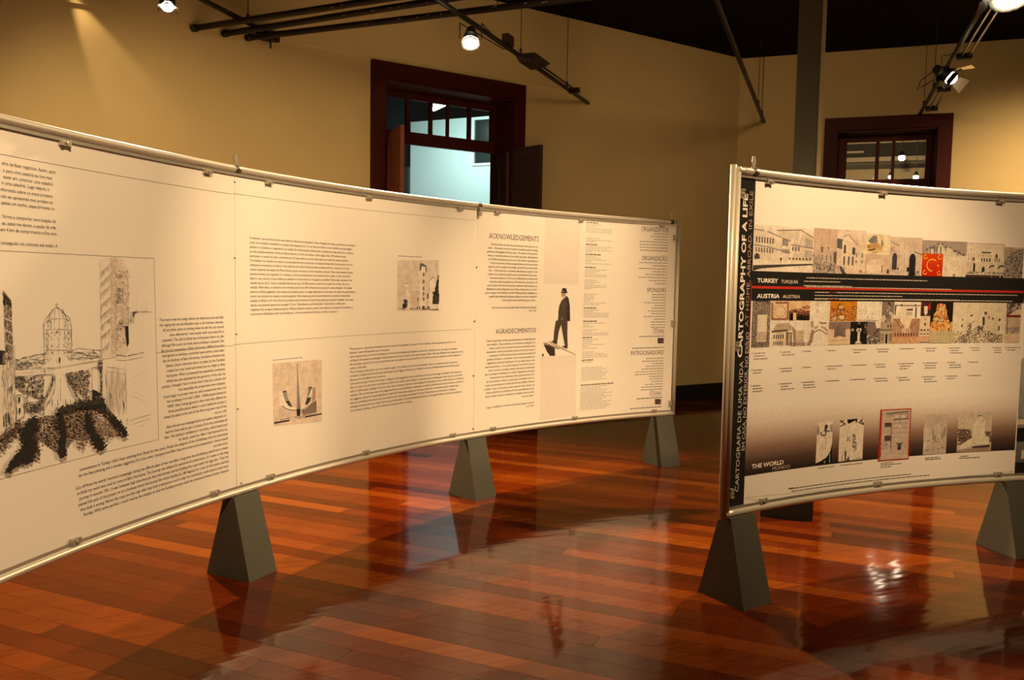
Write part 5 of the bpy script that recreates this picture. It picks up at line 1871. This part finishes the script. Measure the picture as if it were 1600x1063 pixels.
p.quad(0, 0, 1, 1, WHT); p.line((.02, .22), (1, .22), .006, (.3, .24, .2)); p.quad(.1, .28, .78, 1, (.76, .70, .60)); p.quad(.36, .42, .72, .52, G(.1)); p.windows(.34, .6, .7, .8, 6, 1, (.34, .27, .23), .4, .9); p.poly([(.02, .25), (.08, .25), (.06, .8), (.02, .8)], G(.14)); p.poly([(.8, .3), (.86, .3), (.86, 1), (.8, .92)], G(.2)); p.oval(.27, .20, .04, .07, G(.12)); p.oval(.8, .18, .03, .06, G(.14))
p.build('facade_photograph', pR[0])
p = low(1395, 1437, .40, 1, '')
p.quad(0, 0, 1, 1, (.56, .34, .24)); p.poly([(.14, 0), (.86, 0), (.66, .38), (.34, .38)], (.78, .70, .58)); p.poly([(0, 0), (.14, 0), (.34, .38), (.34, .58), (0, .6)], (.52, .36, .28)); p.poly([(1, 0), (.86, 0), (.66, .38), (.66, .58), (1, .6)], (.46, .32, .25)); p.quad(.34, .38, .66, .58, (.70, .58, .46)); p.windows(.36, .42, .64, .54, 4, 1, (.36, .22, .16), .5, .9); p.windows(.06, .56, .96, .72, 9, 1, (.12, .06, .05), .35, .8); p.poly([(.0, .76), (1, .76), (1, 1), (0, 1)], (.66, .46, .32))
for x in (.05, .2, .8, .95): p.line((x, 0), (.5 + (x - .5) * .35, .4), .005, (.34, .20, .14))
for x in (0, .3, .5, .7, 1): p.line((.5 + (x - .5) * .4, .74), (x, 1), .004, (.52, .32, .2))
p.build('concert_hall_drawing', pR[0])
p = low(1437.5, 1453, 0, 1, '')
p.quad(0, 0, 1, .34, (.08, .05, .05)); p.quad(0, .34, 1, 1, (.74, .62, .50)); p.poly([(.08, 0), (.38, .1), (.3, .2), (.12, .18)], (.55, .04, .03)); p.poly([(.72, .1), (.96, 0), (.98, .18), (.75, .18)], (.55, .04, .03)); p.poly([(.32, .10), (.68, .10), (.7, .26), (.5, .34), (.34, .26)], (.72, .66, .60)); p.quad(.36, .38, .66, .40, G(.4)); p.quad(.42, .42, .60, .44, G(.12)); p.quad(.42, .50, .60, .58, G(.16)); p.windows(0, .66, 1, .70, 3, 1, G(.12), .6, .9); p.windows(0, .76, 1, .79, 3, 1, G(.12), .6, .9); p.quad(0, .82, 1, .97, (.66, .46, .38)); p.windows(0, .97, 1, .995, 5, 1, G(.1), .7, .9)
p.build('emblem_print', pR[0])
p = low(1453, 1488, 0, 1, '')
p.quad(0, 0, 1, 1, (.035, .025, .02))
p.specks(rg, lambda r: (lambda a, b_: (.46 + a * (.16 + .30 * b_), .06 + b_ * .62))(r.uniform(-1, 1), r.random()), 170, .06, [(.74, .58, .36), (.72, .52, .20), (.62, .13, .02), (.70, .30, .05), (.76, .64, .44), (.34, .30, .12)], 1.0)
p.specks(rg, U(rg, .05, .98, .50, .7), 70, .07, [(.74, .58, .36), (.64, .16, .02), (.72, .40, .08), (.70, .54, .30)], 1.0)
p.quad(0, .70, 1, 1, (.58, .52, .36)); 
h_ = p.z1 - p.z0
_sv = p.pp
p.text('SECESSION', p.u0 + .006, p.z0 + h_ * .16, h_ * .125 / CAP, G(.02), (p.u1 - p.u0 - .012) / (max(v[0] for v in glyphs('SECESSION', .02)[0]) * h_ * .125 / CAP), .02)
p.text('AUSSTELLUNG', p.u0 + .006, p.z0 + h_ * .04, h_ * .10 / CAP, (.06, .06, .02), (p.u1 - p.u0 - .012) / (max(v[0] for v in glyphs('AUSSTELLUNG', .01)[0]) * h_ * .10 / CAP), .01)
p.build('floral_poster_print', pR[0])
p = low(1488, 1571.5, 0, 1, '')
p.quad(0, 0, 1, 1, (.73, .68, .56)); p.poly([(.56, .12), (.62, .08), (.93, .16), (.92, .95), (.56, .85)], (.70, .64, .53)); p.line((.56, .10), (.56, .6), .004, (.42, .34, .26))
for x, y, w, h in ((.58, .22, .06, .08), (.67, .33, .05, .07), (.74, .37, .03, .05), (.86, .39, .04, .07), (.86, .58, .03, .12), (.18, .40, .02, .05), (.17, .55, .03, .06)): p.quad(x, y, x + w, y + h, (.20, .14, .10))
p.poly([(.32, .32), (.38, .28), (.37, .34), (.33, .35)], G(.2)); p.poly([(.38, .48), (.42, .45), (.40, .50)], G(.2)); p.poly([(.56, .36), (.60, .34), (.61, .55), (.57, .58)], G(.08))
p.specks(rg, lambda r: (lambda x: (x, r.uniform(.70 + .1 * sin(x * 9), 1)))(r.uniform(.18, .95)), 240, .022, [(.30, .24, .23), (.20, .15, .15), (.40, .33, .30), (.14, .10, .10)], .7); p.specks(rg, U(rg, .0, .2, .70, 1), 40, .022, [(.4, .34, .3), G(.12), (.62, .55, .46)], .7); p.specks(rg, U(rg, .28, .36, .5, .8), 40, .02, [(.30, .25, .25)], .7); p.specks(rg, U(rg, .48, .58, .58, .70), 24, .02, [G(.10)], .8)
p.build('white_house_photograph', pR[0])
p = low(1571.5, 1594, 0, 1, '')
p.quad(0, 0, 1, .34, (.24, .17, .14)); p.specks(rg, U(rg, 0, 1, 0, .24), 40, .08, [G(.5, 1.1), G(.1), (.3, .2, .16)], .9); p.poly([(.2, .30), (.9, .12), (1, .2), (1, .30)], (.72, .64, .52)); p.quad(0, .30, 1, .36, (.28, .05, .04)); p.quad(0, .36, 1, 1, (.60, .50, .42)); p.quad(.14, .40, .9, .60, (.74, .70, .58)); p.windows(.2, .46, .84, .58, 6, 2, (.5, .44, .36), .4, .4); p.specks(rg, U(rg, .05, .95, .62, .76), 60, .06, [G(.3), G(.46, 1.1)], .9); p.quad(.06, .38, .12, .76, G(.18)); p.quad(0, .78, 1, 1, (.70, .58, .48)); p.windows(0, .80, 1, .98, 3, 2, (.30, .15, .12), .5, .3)
p.build('exposition_photograph', pR[0])

# captions below the lower row
t = Ink(BR)
zc = zPb - .03
PKM = (.70, .48, .42)
for row, (dz, cols) in enumerate(((.0, (1174, 1218, 1253, 1290, 1330, 1368, 1404, 1443, 1480, 1514, 1549, 1569)), (.080, (1174, 1218, 1253, 1290, 1330, 1366, 1403, 1442, 1480, 1513)), (.155, (1174, 1218, 1253, 1290, 1329, 1366, 1402, 1442, 1478, 1513)))):
    for x in cols:
        u = BR.uv(x, 560)[0]
        t.urect(u, zc - dz, u + .010, zc - dz + .008, PKM)
        for i in range(rg.choice((1, 2, 2, 3))):
            w = rg.uniform(.04, .10) if x not in (1549,) else .045
            v = u + .016; e = v + w
            while v < e:
                ww = min(rg.uniform(.006, .022), e - v + .004); t.urect(v, zc - dz - i * .0135, v + ww, zc - dz - i * .0135 + .0042, G(.26)); v += ww + .0035
t.build('picture_captions', pR[0], False, 'stuff')

# lower band: printed fade from white to black
zW = (BR.uv(1166.6, 742.8)[1] + BR.uv(1380, 716.3)[1] + BR.uv(1584, 705)[1]) / 3
zG = BR.uv(1300, 627)[1]
t = Ink(BR)
steps = [(1.0, (.80, .78, .73)), (.8, (.72, .66, .60)), (.6, (.52, .42, .36)), (.4, (.26, .17, .13)), (.2, (.085, .05, .04)), (.0, (.016, .012, .012))]
for (a, ca_2), (b_, cb_2) in zip(steps[:-1], steps[1:]):
    z1_, z0_ = zW + (zG - zW) * a, zW + (zG - zW) * b_
    t.raw([(uS, z0_), (uE, z0_), (uE, z1_), (uS, z1_)], [cb_2, cb_2, ca_2, ca_2], 0.0)
t.build('faded_band', pR[0])
t = Ink(BR, .0010)
t = Ink(BR, .0010)
t.text_fit('THE WORLD', (1174.2, 733), (1224, 725), 6.6, WHT, .028)
t.build('world_title', pR[0], False)
t = Ink(BR, .0010)
t.text_fit('MUNDO', (1206, 735.6), (1234, 731.2), 5.6, (.52, .44, .38))
t.build('world_title', pR[0], False)

k = K(1260, 630, .1125)
p = Ink(BR, .0010)
p.poly([k(152, 270), k(365, 240), k(355, 560), k(330, 670), k(270, 760), k(190, 810), k(125, 840)], (.78, .72, .62)); p.poly([k(355, 560), k(330, 670), k(270, 760), k(190, 810), k(125, 840), k(120, 848), k(350, 830)], BK)
p.poly([k(155, 270), k(160, 320), k(200, 380), k(205, 420), k(175, 445), k(143, 440)], G(.28)); p.ring(*k(235, 415), 4.2, .007, G(.04), -.3, 3.5, 10); p.poly([k(250, 320), k(275, 290), k(300, 315), k(280, 370), k(265, 420), k(255, 400)], G(.05)); p.quad(*k(330, 300), *k(360, 400), G(.36)); p.path([k(240, 380), k(320, 395)], .006, G(.05))
p.path([k(255, 470), k(270, 540), k(258, 650)], .003, (.4, .3, .25)); p.path([k(235, 480), k(225, 600), k(250, 690)], .002, (.6, .5, .42)); p.line(k(250, 800), k(248, 835), .005, (.5, .45, .4)); p.line(k(320, 700), k(318, 825), .005, (.5, .45, .4))
p.build('shell_roof_drawing', pR[0], mat=M_PHOTO)
p = Ink(BR, .0010)
p.poly([k(465, 230), k(800, 205), k(775, 780), k(440, 815)], (.78, .72, .62)); p.poly([k(505, 235), k(770, 210), k(720, 250), k(650, 300), k(600, 300), k(550, 255)], BK)
p.poly([k(608, 290), k(655, 290), k(635, 450), k(645, 600), k(635, 780), k(580, 790), k(610, 620), k(622, 450)], (.10, .06, .05))
for a_, b_ in (((465, 325), (545, 285)), ((465, 240), (530, 290)), ((470, 270), (520, 240)), ((720, 265), (795, 300)), ((745, 230), (795, 290)), ((735, 270), (790, 215))): p.line(k(*a_), k(*b_), .006, G(.05))
p.specks(rg, lambda r: k(r.uniform(640, 690), r.uniform(430, 660)), 26, 1.7, [G(.16), G(.3), G(.07)]); p.specks(rg, lambda r: k(r.uniform(560, 620), r.uniform(460, 530)), 14, 1.6, [G(.3), G(.45)])
p.poly([k(525, 680), k(540, 650), k(552, 690), k(545, 800), k(528, 800)], G(.10)); p.path([k(495, 715), k(490, 800)], .005, (.34, .2, .15)); p.specks(rg, lambda r: k(r.uniform(560, 590), r.uniform(750, 800)), 10, 1.4, [G(.07)]); p.line(k(640, 780), k(775, 765), .003, G(.3))
p.build('mushroom_column_drawing', pR[0], mat=M_PHOTO)
p = Ink(BR, .0010)
p.poly([k(1025, 92), k(1458, 72), k(1420, 782), k(988, 814)], (.42, .03, .012)); p.poly([k(1034, 105), k(1446, 88), k(1408, 768), k(1000, 800)], (.56, .46, .40))
p.poly([k(1085, 150), k(1430, 135), k(1425, 215), k(1190, 235), k(1190, 190), k(1085, 200)], (.40, .33, .30)); p.line(k(1090, 150), k(1420, 118), .005, G(.06)); p.line(k(1190, 235), k(1425, 215), .005, G(.08))
for x in (1230, 1310): p.poly([k(x, 165), k(x + 70, 160), k(x + 68, 205), k(x, 210)], (.64, .54, .46))
p.poly([k(1085, 275), k(1175, 270), k(1172, 330), k(1082, 335)], (.10, .06, .06)); p.poly([k(1080, 455), k(1170, 450), k(1165, 525), k(1078, 530)], (.10, .06, .06)); p.line(k(1180, 280), k(1165, 710), .006, G(.12))
for y in (285, 350, 415, 480, 605): p.line(k(1185, y), k(1420, y - 12), .002, G(.28))
p.oval(*k(1300, 322), 2.0, 2.4, (.76, .68, .58)); p.poly([k(1225, 555), k(1350, 545), k(1320, 575), k(1310, 650), k(1262, 652), k(1262, 578)], G(.14)); p.poly([k(1268, 580), k(1302, 578), k(1300, 648), k(1268, 650)], (.04, .02, .02))
p.specks(rg, lambda r: k(r.uniform(1030, 1120), r.uniform(520, 640)), 26, 1.7, [G(.22), G(.35, 1.1), (.62, .54, .47)]); p.poly([k(1070, 640), k(1165, 632), k(1165, 700), k(1070, 700)], (.62, .54, .47)); p.poly([k(1005, 790), k(1060, 700), k(1410, 725), k(1408, 768)], (.62, .52, .45))
p.build('red_framed_facade_drawing', pR[0], mat=M_PHOTO)
k = K(1430, 620, .1129)
p = Ink(BR, .0010)
p.poly([k(135, 245), k(452, 240), k(420, 785), k(102, 805)], (.54, .47, .40)); p.poly([k(115, 440), k(220, 440), k(230, 600), k(110, 760)], (.62, .55, .46)); p.poly([k(300, 440), k(350, 560), k(420, 420), k(425, 620), k(300, 600)], (.58, .52, .45))
p.poly([k(238, 430), k(250, 440), k(262, 530), k(298, 520), k(300, 600), k(230, 600)], (.34, .29, .26)); p.poly([k(350, 570), k(390, 450), k(430, 400), k(430, 520), k(370, 600)], (.36, .30, .27))
for i in range(40):
    x, y = rg.uniform(130, 410), rg.uniform(590, 760); p.line(k(x, y), k(x + rg.uniform(-30, 60), y + rg.uniform(-40, 30)), .003, rg.choice((G(.2), G(.3), G(.44, 1.1))))
p.build('gothic_sketch', pR[0], mat=M_PHOTO)
p = Ink(BR, .0010)
p.poly([k(600, 225), k(1065, 215), k(1045, 750), k(570, 775)], (.60, .53, .44))
p.specks(rg, lambda r: k(r.uniform(585, 770), r.uniform(450, 660)), 110, 2.2, [(.13, .08, .07), (.2, .13, .11), (.09, .06, .05)], 1.2); p.specks(rg, lambda r: k(r.uniform(960, 1045), r.uniform(480, 620)), 50, 1.9, [(.13, .08, .07), (.2, .13, .11)], 1.2)
p.poly([k(585, 740), k(620, 680), k(720, 600), k(780, 580), k(785, 440), k(830, 340), k(900, 240), k(960, 340), k(960, 540), k(1020, 560), k(1025, 655), k(860, 668), k(640, 728)], (.76, .70, .58))
p.poly([k(780, 690), k(1025, 665), k(1030, 700), k(800, 720)], (.07, .04, .04)); p.poly([k(575, 745), k(780, 715), k(1045, 695), k(1045, 750), k(570, 775)], (.34, .27, .22))
for x, y in ((875, 400), (873, 460), (872, 518), (870, 575)): p.quad(*k(x - 14, y - 14), *k(x + 14, y + 12), G(.10))
p.path([k(865, 262), k(920, 265)], .006, G(.12)); p.path([k(840, 345), k(860, 350)], .012, G(.2)); p.path([k(905, 325), k(935, 340)], .012, G(.2)); p.oval(*k(755, 632), 1.6, 2.4, G(.14)); p.poly([k(790, 650), k(830, 632), k(825, 650)], G(.14)); p.oval(*k(995, 615), 1.5, 2, G(.2))
p.build('white_tower_photograph', pR[0], mat=M_PHOTO)
# captions and foot lines
t = Ink(BR)
for a_, b_ in (((1278, 732.5), (1303, 729.5)), ((1313, 728), (1347, 724.5)), ((1376, 725), (1396, 723)), ((1376, 727.5), (1408, 725)), ((1376, 731), (1392, 729.5)), ((1445, 716.5), (1468, 715)), ((1445, 719), (1470, 717.5)),
               ((1500, 714), (1513, 713)), ((1498, 717), (1530, 715))): t.greek(rg, a_, b_, 1.1, G(.12), 5)
t.line((1165, 778), (1581, 737), .002, G(.3)); t.line((1232, 763.5), (1240, 762.5), .004, INK)
t.greek(rg, (1234, 764.2), (1423, 741.6), 1.1, G(.15), 6); t.greek(rg, (1236, 768), (1452, 743.5), 1.1, G(.15), 6)
t.poly([(1579.4, 736.2), (1581, 736.2), (1580.8, 738), (1579.4, 738)], G(.1))
t.build('foot_captions', pR[0], False, 'stuff')

# ---------- second panel of the right board: only its left margin is in view
t = Ink(BR)
ua_, ub_ = R1 + .003, R1 + .62
za_, zb2 = BR.uv(1593, 560)[1], BR.uv(1586, 723)[1]
t.raw([(ua_, zb2), (ub_, zb2), (ub_, za_), (ua_, za_)], [G(.10), G(.16), G(.5), G(.42)], 0.0)
t.urect(ua_, zlo, ub_, zb2, BK)
t.urect(ua_, zb2 + .12, ua_ + .3, zb2 + .20, BK); t.urect(ua_, zb2 + .22, ua_ + .4, zb2 + .25, (.66, .58, .50)); t.urect(ua_ + .04, zb2 + .02, ua_ + .2, zb2 + .07, (.6, .53, .46))
for i in range(8): t.raw([(ua_ + .05 + i * .06 + .03 * cos(q), zb2 + .30 + .05 * sin(q) + .02 * (i % 3)) for q in (0, 1, 2, 3, 4, 5)], rg.choice((G(.12), G(.55, 1.1), G(.3))))
t.build('group_photograph', pR[1], mat=M_PHOTO)

# ------------------------------------------------------------------ overhead pipes and lighting tracks
ZP = 3.70


def wall_hit(p, d, W):
    k = (W.n.dot(W.p) - W.n.dot(Vector(p[:2]))) / W.n.dot(Vector(d[:2]))
    return Vector(p) + Vector(d) * k


def bar_pts(pa_, pb_, z, W, ext):
    """from the wall, through two photo points at height z, on into the room"""
    a, b_ = at_z(*pa_, z), at_z(*pb_, z)          # a is the end near the wall
    d = (b_ - a).normalized()
    return wall_hit(a, d, W) + d * 0.004, b_ + d * ext, d


pipe_defs = [((299.5, 44.8), (480, 17), 'black overhead pipe reaching furthest left of the three'),
             ((343, 54), (500, 29.5), 'middle one of three parallel black overhead pipes'),
             ((384, 59.5), (560, 38.5), 'lowest and rightmost starting of the three black overhead pipes')]
for i, (pa_, pb_, lab) in enumerate(pipe_defs):
    e, f2, d = bar_pts(pa_, pb_, ZP, W1, 4.5)
    s0 = e + Vector((0, 0, 0.0))
    o = tag(empty('ceiling_pipe', s0), lab, 'pipe', 'overhead pipes out of the left wall')
    MB().tube([s0, f2], 0.027, 14).build('pipe', M_PIPE, o, True)
    MB().tube([s0 + d * .002, s0 + d * 0.05], 0.032, 14).build('end_collar', M_BLACK, o, True)
    # flakes of lost paint
    m = MB()
    side = Vector((d.y, -d.x, 0))
    if side.y > 0: side = -side
    for _ in range(26):
        q = s0 + d * rg.uniform(1.2, 4.2)
        an = rg.uniform(-0.5, 0.5)
        nrm = side * cos(an) + Vector((0, 0, sin(an)))
        up = -side * sin(an) + Vector((0, 0, cos(an)))
        c = q + nrm * 0.0274
        r = rg.uniform(.003, .008)
        m.add([c + d * r * x * 2 + up * r * y for x, y in ((-1, -.4), (.2, -.8), (1, 0), (.3, .7), (-.6, .6))], [(0, 1, 2, 3, 4)])
    tag(m.build('paint_chips', plain('bare_metal_chip', (.32, .27, .20, 1), .5), o), kind='stuff')
    hz = f2 - d * 3.2
    MB().tube([hz + Vector((0, 0, .04)), Vector((hz.x, hz.y, CZ - .001))], .006, 6).build('hanger_rod', M_BLACK, o)


def track(pa_, pb_, z, W, ext, label, wires, name='lighting_track', r=0.022):
    e, f2, d = bar_pts(pa_, pb_, z, W, ext)
    o = tag(empty(name, e), label, 'lighting track')
    MB().tube([e, f2], r, 10).build('bar', M_BLACK, o, True)
    for s_ in wires:
        q = e + d * s_
        MB().tube([q + Vector((0, 0, r)), Vector((q.x, q.y, CZ - .001))], .0035, 6).build('hanging_wire', M_BLACK, o)
        MB().box(lambda x, y, zz: q + Vector((x, y, zz)), -.012, .012, -.012, .012, r - .004, r + .05).build('wire_clamp', M_BLACK, o)
    return o, e, d


def twin_rods(o, e, d, s0, s1, mat, off=0.05, dz=-.02):
    sd = Vector((d.y, -d.x, 0))
    for k_ in (1, 2):
        MB().tube([e + d * s0 + sd * off * k_ + Vector((0, 0, dz)), e + d * s1 + sd * off * k_ + Vector((0, 0, dz))], .009, 8).build('conductor_rod', mat, o, True)
    for s_ in (s0, s1):
        q = e + d * s_
        MB().box(lambda x, y, zz: q + d * x + sd * y + Vector((0, 0, zz)), -.02, .02, -.02, off * 2.5, -.05, .005).build('rod_bracket', M_BLACK, o)


def spot_lamp(o_name, label, c, aim, bulb_r, hang, glow=M_BULB, flaps=True, wire_from=None):
    """spot lamp: stirrup, housing, reflector bowl, bulb, barn-door flaps; c = bulb centre"""
    c, aim = Vector(c), Vector(aim).normalized()
    o = tag(empty(o_name, hang), label, 'lamp', 'spot lamps on the overhead tracks')
    MB().cone(c - aim * (bulb_r * 1.5), aim, [(-.09, .0), (-.09, .035), (-.03, .05), (0, bulb_r * 1.1)], 16).build('housing', M_BLACK, o, True)
    MB().cone(c - aim * (bulb_r * 1.35), aim, [(0, .012), (.012, bulb_r * .8), (bulb_r * 1.1, bulb_r * 1.35), (bulb_r * 1.15, bulb_r * 1.42)], 18).build('reflector', M_CHROME, o, True)
    MB().ball(c - aim * bulb_r * .3, bulb_r * .72).build('bulb', glow, o, True)
    up = Vector((0, 0, 1)); sd = aim.cross(up).normalized()
    w = bulb_r * 1.6
    b0 = c - aim * (bulb_r * 1.2)
    MB().tube([b0 + sd * w, b0 + sd * w + up * (hang.z - b0.z - .02), hang + sd * .01], .005, 6).build('stirrup', M_BLACK, o)
    MB().tube([b0 - sd * w, b0 - sd * w + up * (hang.z - b0.z - .02), hang - sd * .01], .005, 6).build('stirrup', M_BLACK, o)
    if flaps:
        u2 = sd.cross(aim).normalized()
        for v in (sd, -sd, u2):
            t2 = v.cross(aim).normalized()
            p0 = c + v * bulb_r * 1.42
            q = [p0 + t2 * bulb_r * .6, p0 - t2 * bulb_r * .6, p0 - t2 * bulb_r * .9 + v * bulb_r * .8 + aim * bulb_r * .9, p0 + t2 * bulb_r * .9 + v * bulb_r * .8 + aim * bulb_r * .9]
            th = v * .003
            MB().hexa([x for x in q] + [x + th for x in q]).build('flap', M_CHROME, o)
    return o


tA, eA, dA = track((455, 69.5), (325, 4), ZP + .05, W1, 2.4, 'black cross bar carrying the three pipes near the left wall', (0.45, 1.5))
MB().box(lambda x, y, z: eA + dA * x + Vector((-dA.y, dA.x, 0)) * y + Vector((0, 0, z)), .02, .20, -.10, .03, -.05, .03).build('end_block', M_BLACK, tA)
MB().tube([eA + dA * .12 + Vector((0, 0, -.03)), eA + dA * .12 + Vector((0, 0, -.13))], .009, 6).build('stud', M_BLACK, tA)
tB, eB, dB = track((886, 138.5), (716, 21), ZP - .07, W1, 3.0, 'black lighting track above the left doorway', (.75, 2.05))
twin_rods(tB, eB, dB, .72, 1.95, M_BLACK, -.055, -.03)
sdB = Vector((dB.y, -dB.x, 0))
frB = lambda x, y, z: eB + dB * 1.93 + dB * x + sdB * y + Vector((0, 0, z))
MB().hexa([frB(-.12, -.14, -.06), frB(.12, -.14, -.06), frB(.15, .0, -.06), frB(-.15, .0, -.06), frB(-.2, -.18, .0), frB(.2, -.18, .0), frB(.22, .02, .0), frB(-.22, .02, .0)]).build('transformer_tray', M_BLACK, tB)
frB2 = lambda x, y, z: eB + dB * 2.35 + dB * x + sdB * y + Vector((0, 0, z))
MB().box(frB2, -.07, .07, -.03, .03, .02, .11).build('junction_box', plain('brown_junction_box', (.045, .025, .016, 1), .5), tB)
tC, eC, dC = track((1192, 186), (1158, 100), ZP, W2, 3.0, 'black lighting track in the far corner left of the column', (.35, .95), r=.024)
tD, eD, dD = track((1437, 178.7), (1497, 75), ZP, W2, 3.5, 'lighting track with bright twin rods at upper right', (.45, 1.35))
twin_rods(tD, eD, dD, .45, 1.45, M_BRASS, -.06, -.02)
twin_rods(tD, eD, dD, 2.75, 5.2, M_BRASS, -.06, -.02)
m = MB()
cq = eD + dD * 2.0
m.tube([cq + Vector((0, 0, .02)), cq + Vector((-.10, 0, .03)), cq + Vector((-.22, 0, -.06)), cq + Vector((-.25, 0, -.16)), cq + Vector((-.20, 0, -.12)), cq + Vector((-.08, 0, -.05))], .005, 6)
m.build('loop_cable', M_BLACK, tD)

# the four lamps in view, each with its own light


def lamp_on(px, py, z, hang_pt, label, aim_at, r, watts, angle, flaps=True, glow=M_BULB):
    c = at_z(px, py, z)
    aim = Vector(aim_at) - c
    o = spot_lamp('spot_lamp', label, c, aim, r, Vector(hang_pt), glow, flaps)
    spot('lamp_light', c + aim.normalized() * (r * 1.3), aim_at, watts, angle, 0.6, WARM, r * .8)
    return o


hB = eB + dB * 2.42 + Vector((0, 0, -.032))
lamp_on(735, 69.5, 3.40, hB, 'brightest round spot lamp hanging over the left doorway', (-0.35, 4.6, 0.2), .055, 620, 120, False)
hq = at_z(262, -6, 3.55)
hA = eA + dA * 1.62 + Vector((0, 0, -.025))
cA = at_z(262, 12, 3.40)
lamp_on(262, 12, 3.40, Vector((cA.x, cA.y, 3.55)), 'small spot lamp glowing at the top left edge', (-1.1, 3.2, 0.0), .030, 900, 110, True)
MB().tube([Vector((cA.x, cA.y, 3.55)), Vector((cA.x, cA.y, CZ - .001))], .012, 8).build('drop_rod', M_BLACK, bpy.data.objects[[o.name for o in COL.objects if o.name.startswith('spot_lamp')][-1]])
hD = eD + dD * 1.86 + Vector((0, 0, -.025))
cD = at_z(1489, 122, 3.42)
lamp_on(1489, 124, 3.42, Vector((cD.x, cD.y, 3.635)), 'spot lamp with chrome reflector flaps above the right doorway', (6.2, 5.4, 1.0), .075, 90, 110, True, M_BULB2)
cE = at_z(1578, 0, 3.38)
lamp_on(1578, 0, 3.38, Vector((cE.x, cE.y, 3.635)), 'large glowing spot lamp cut by the top right corner', (2.6, 3.6, 0.1), .085, 620, 120, True)
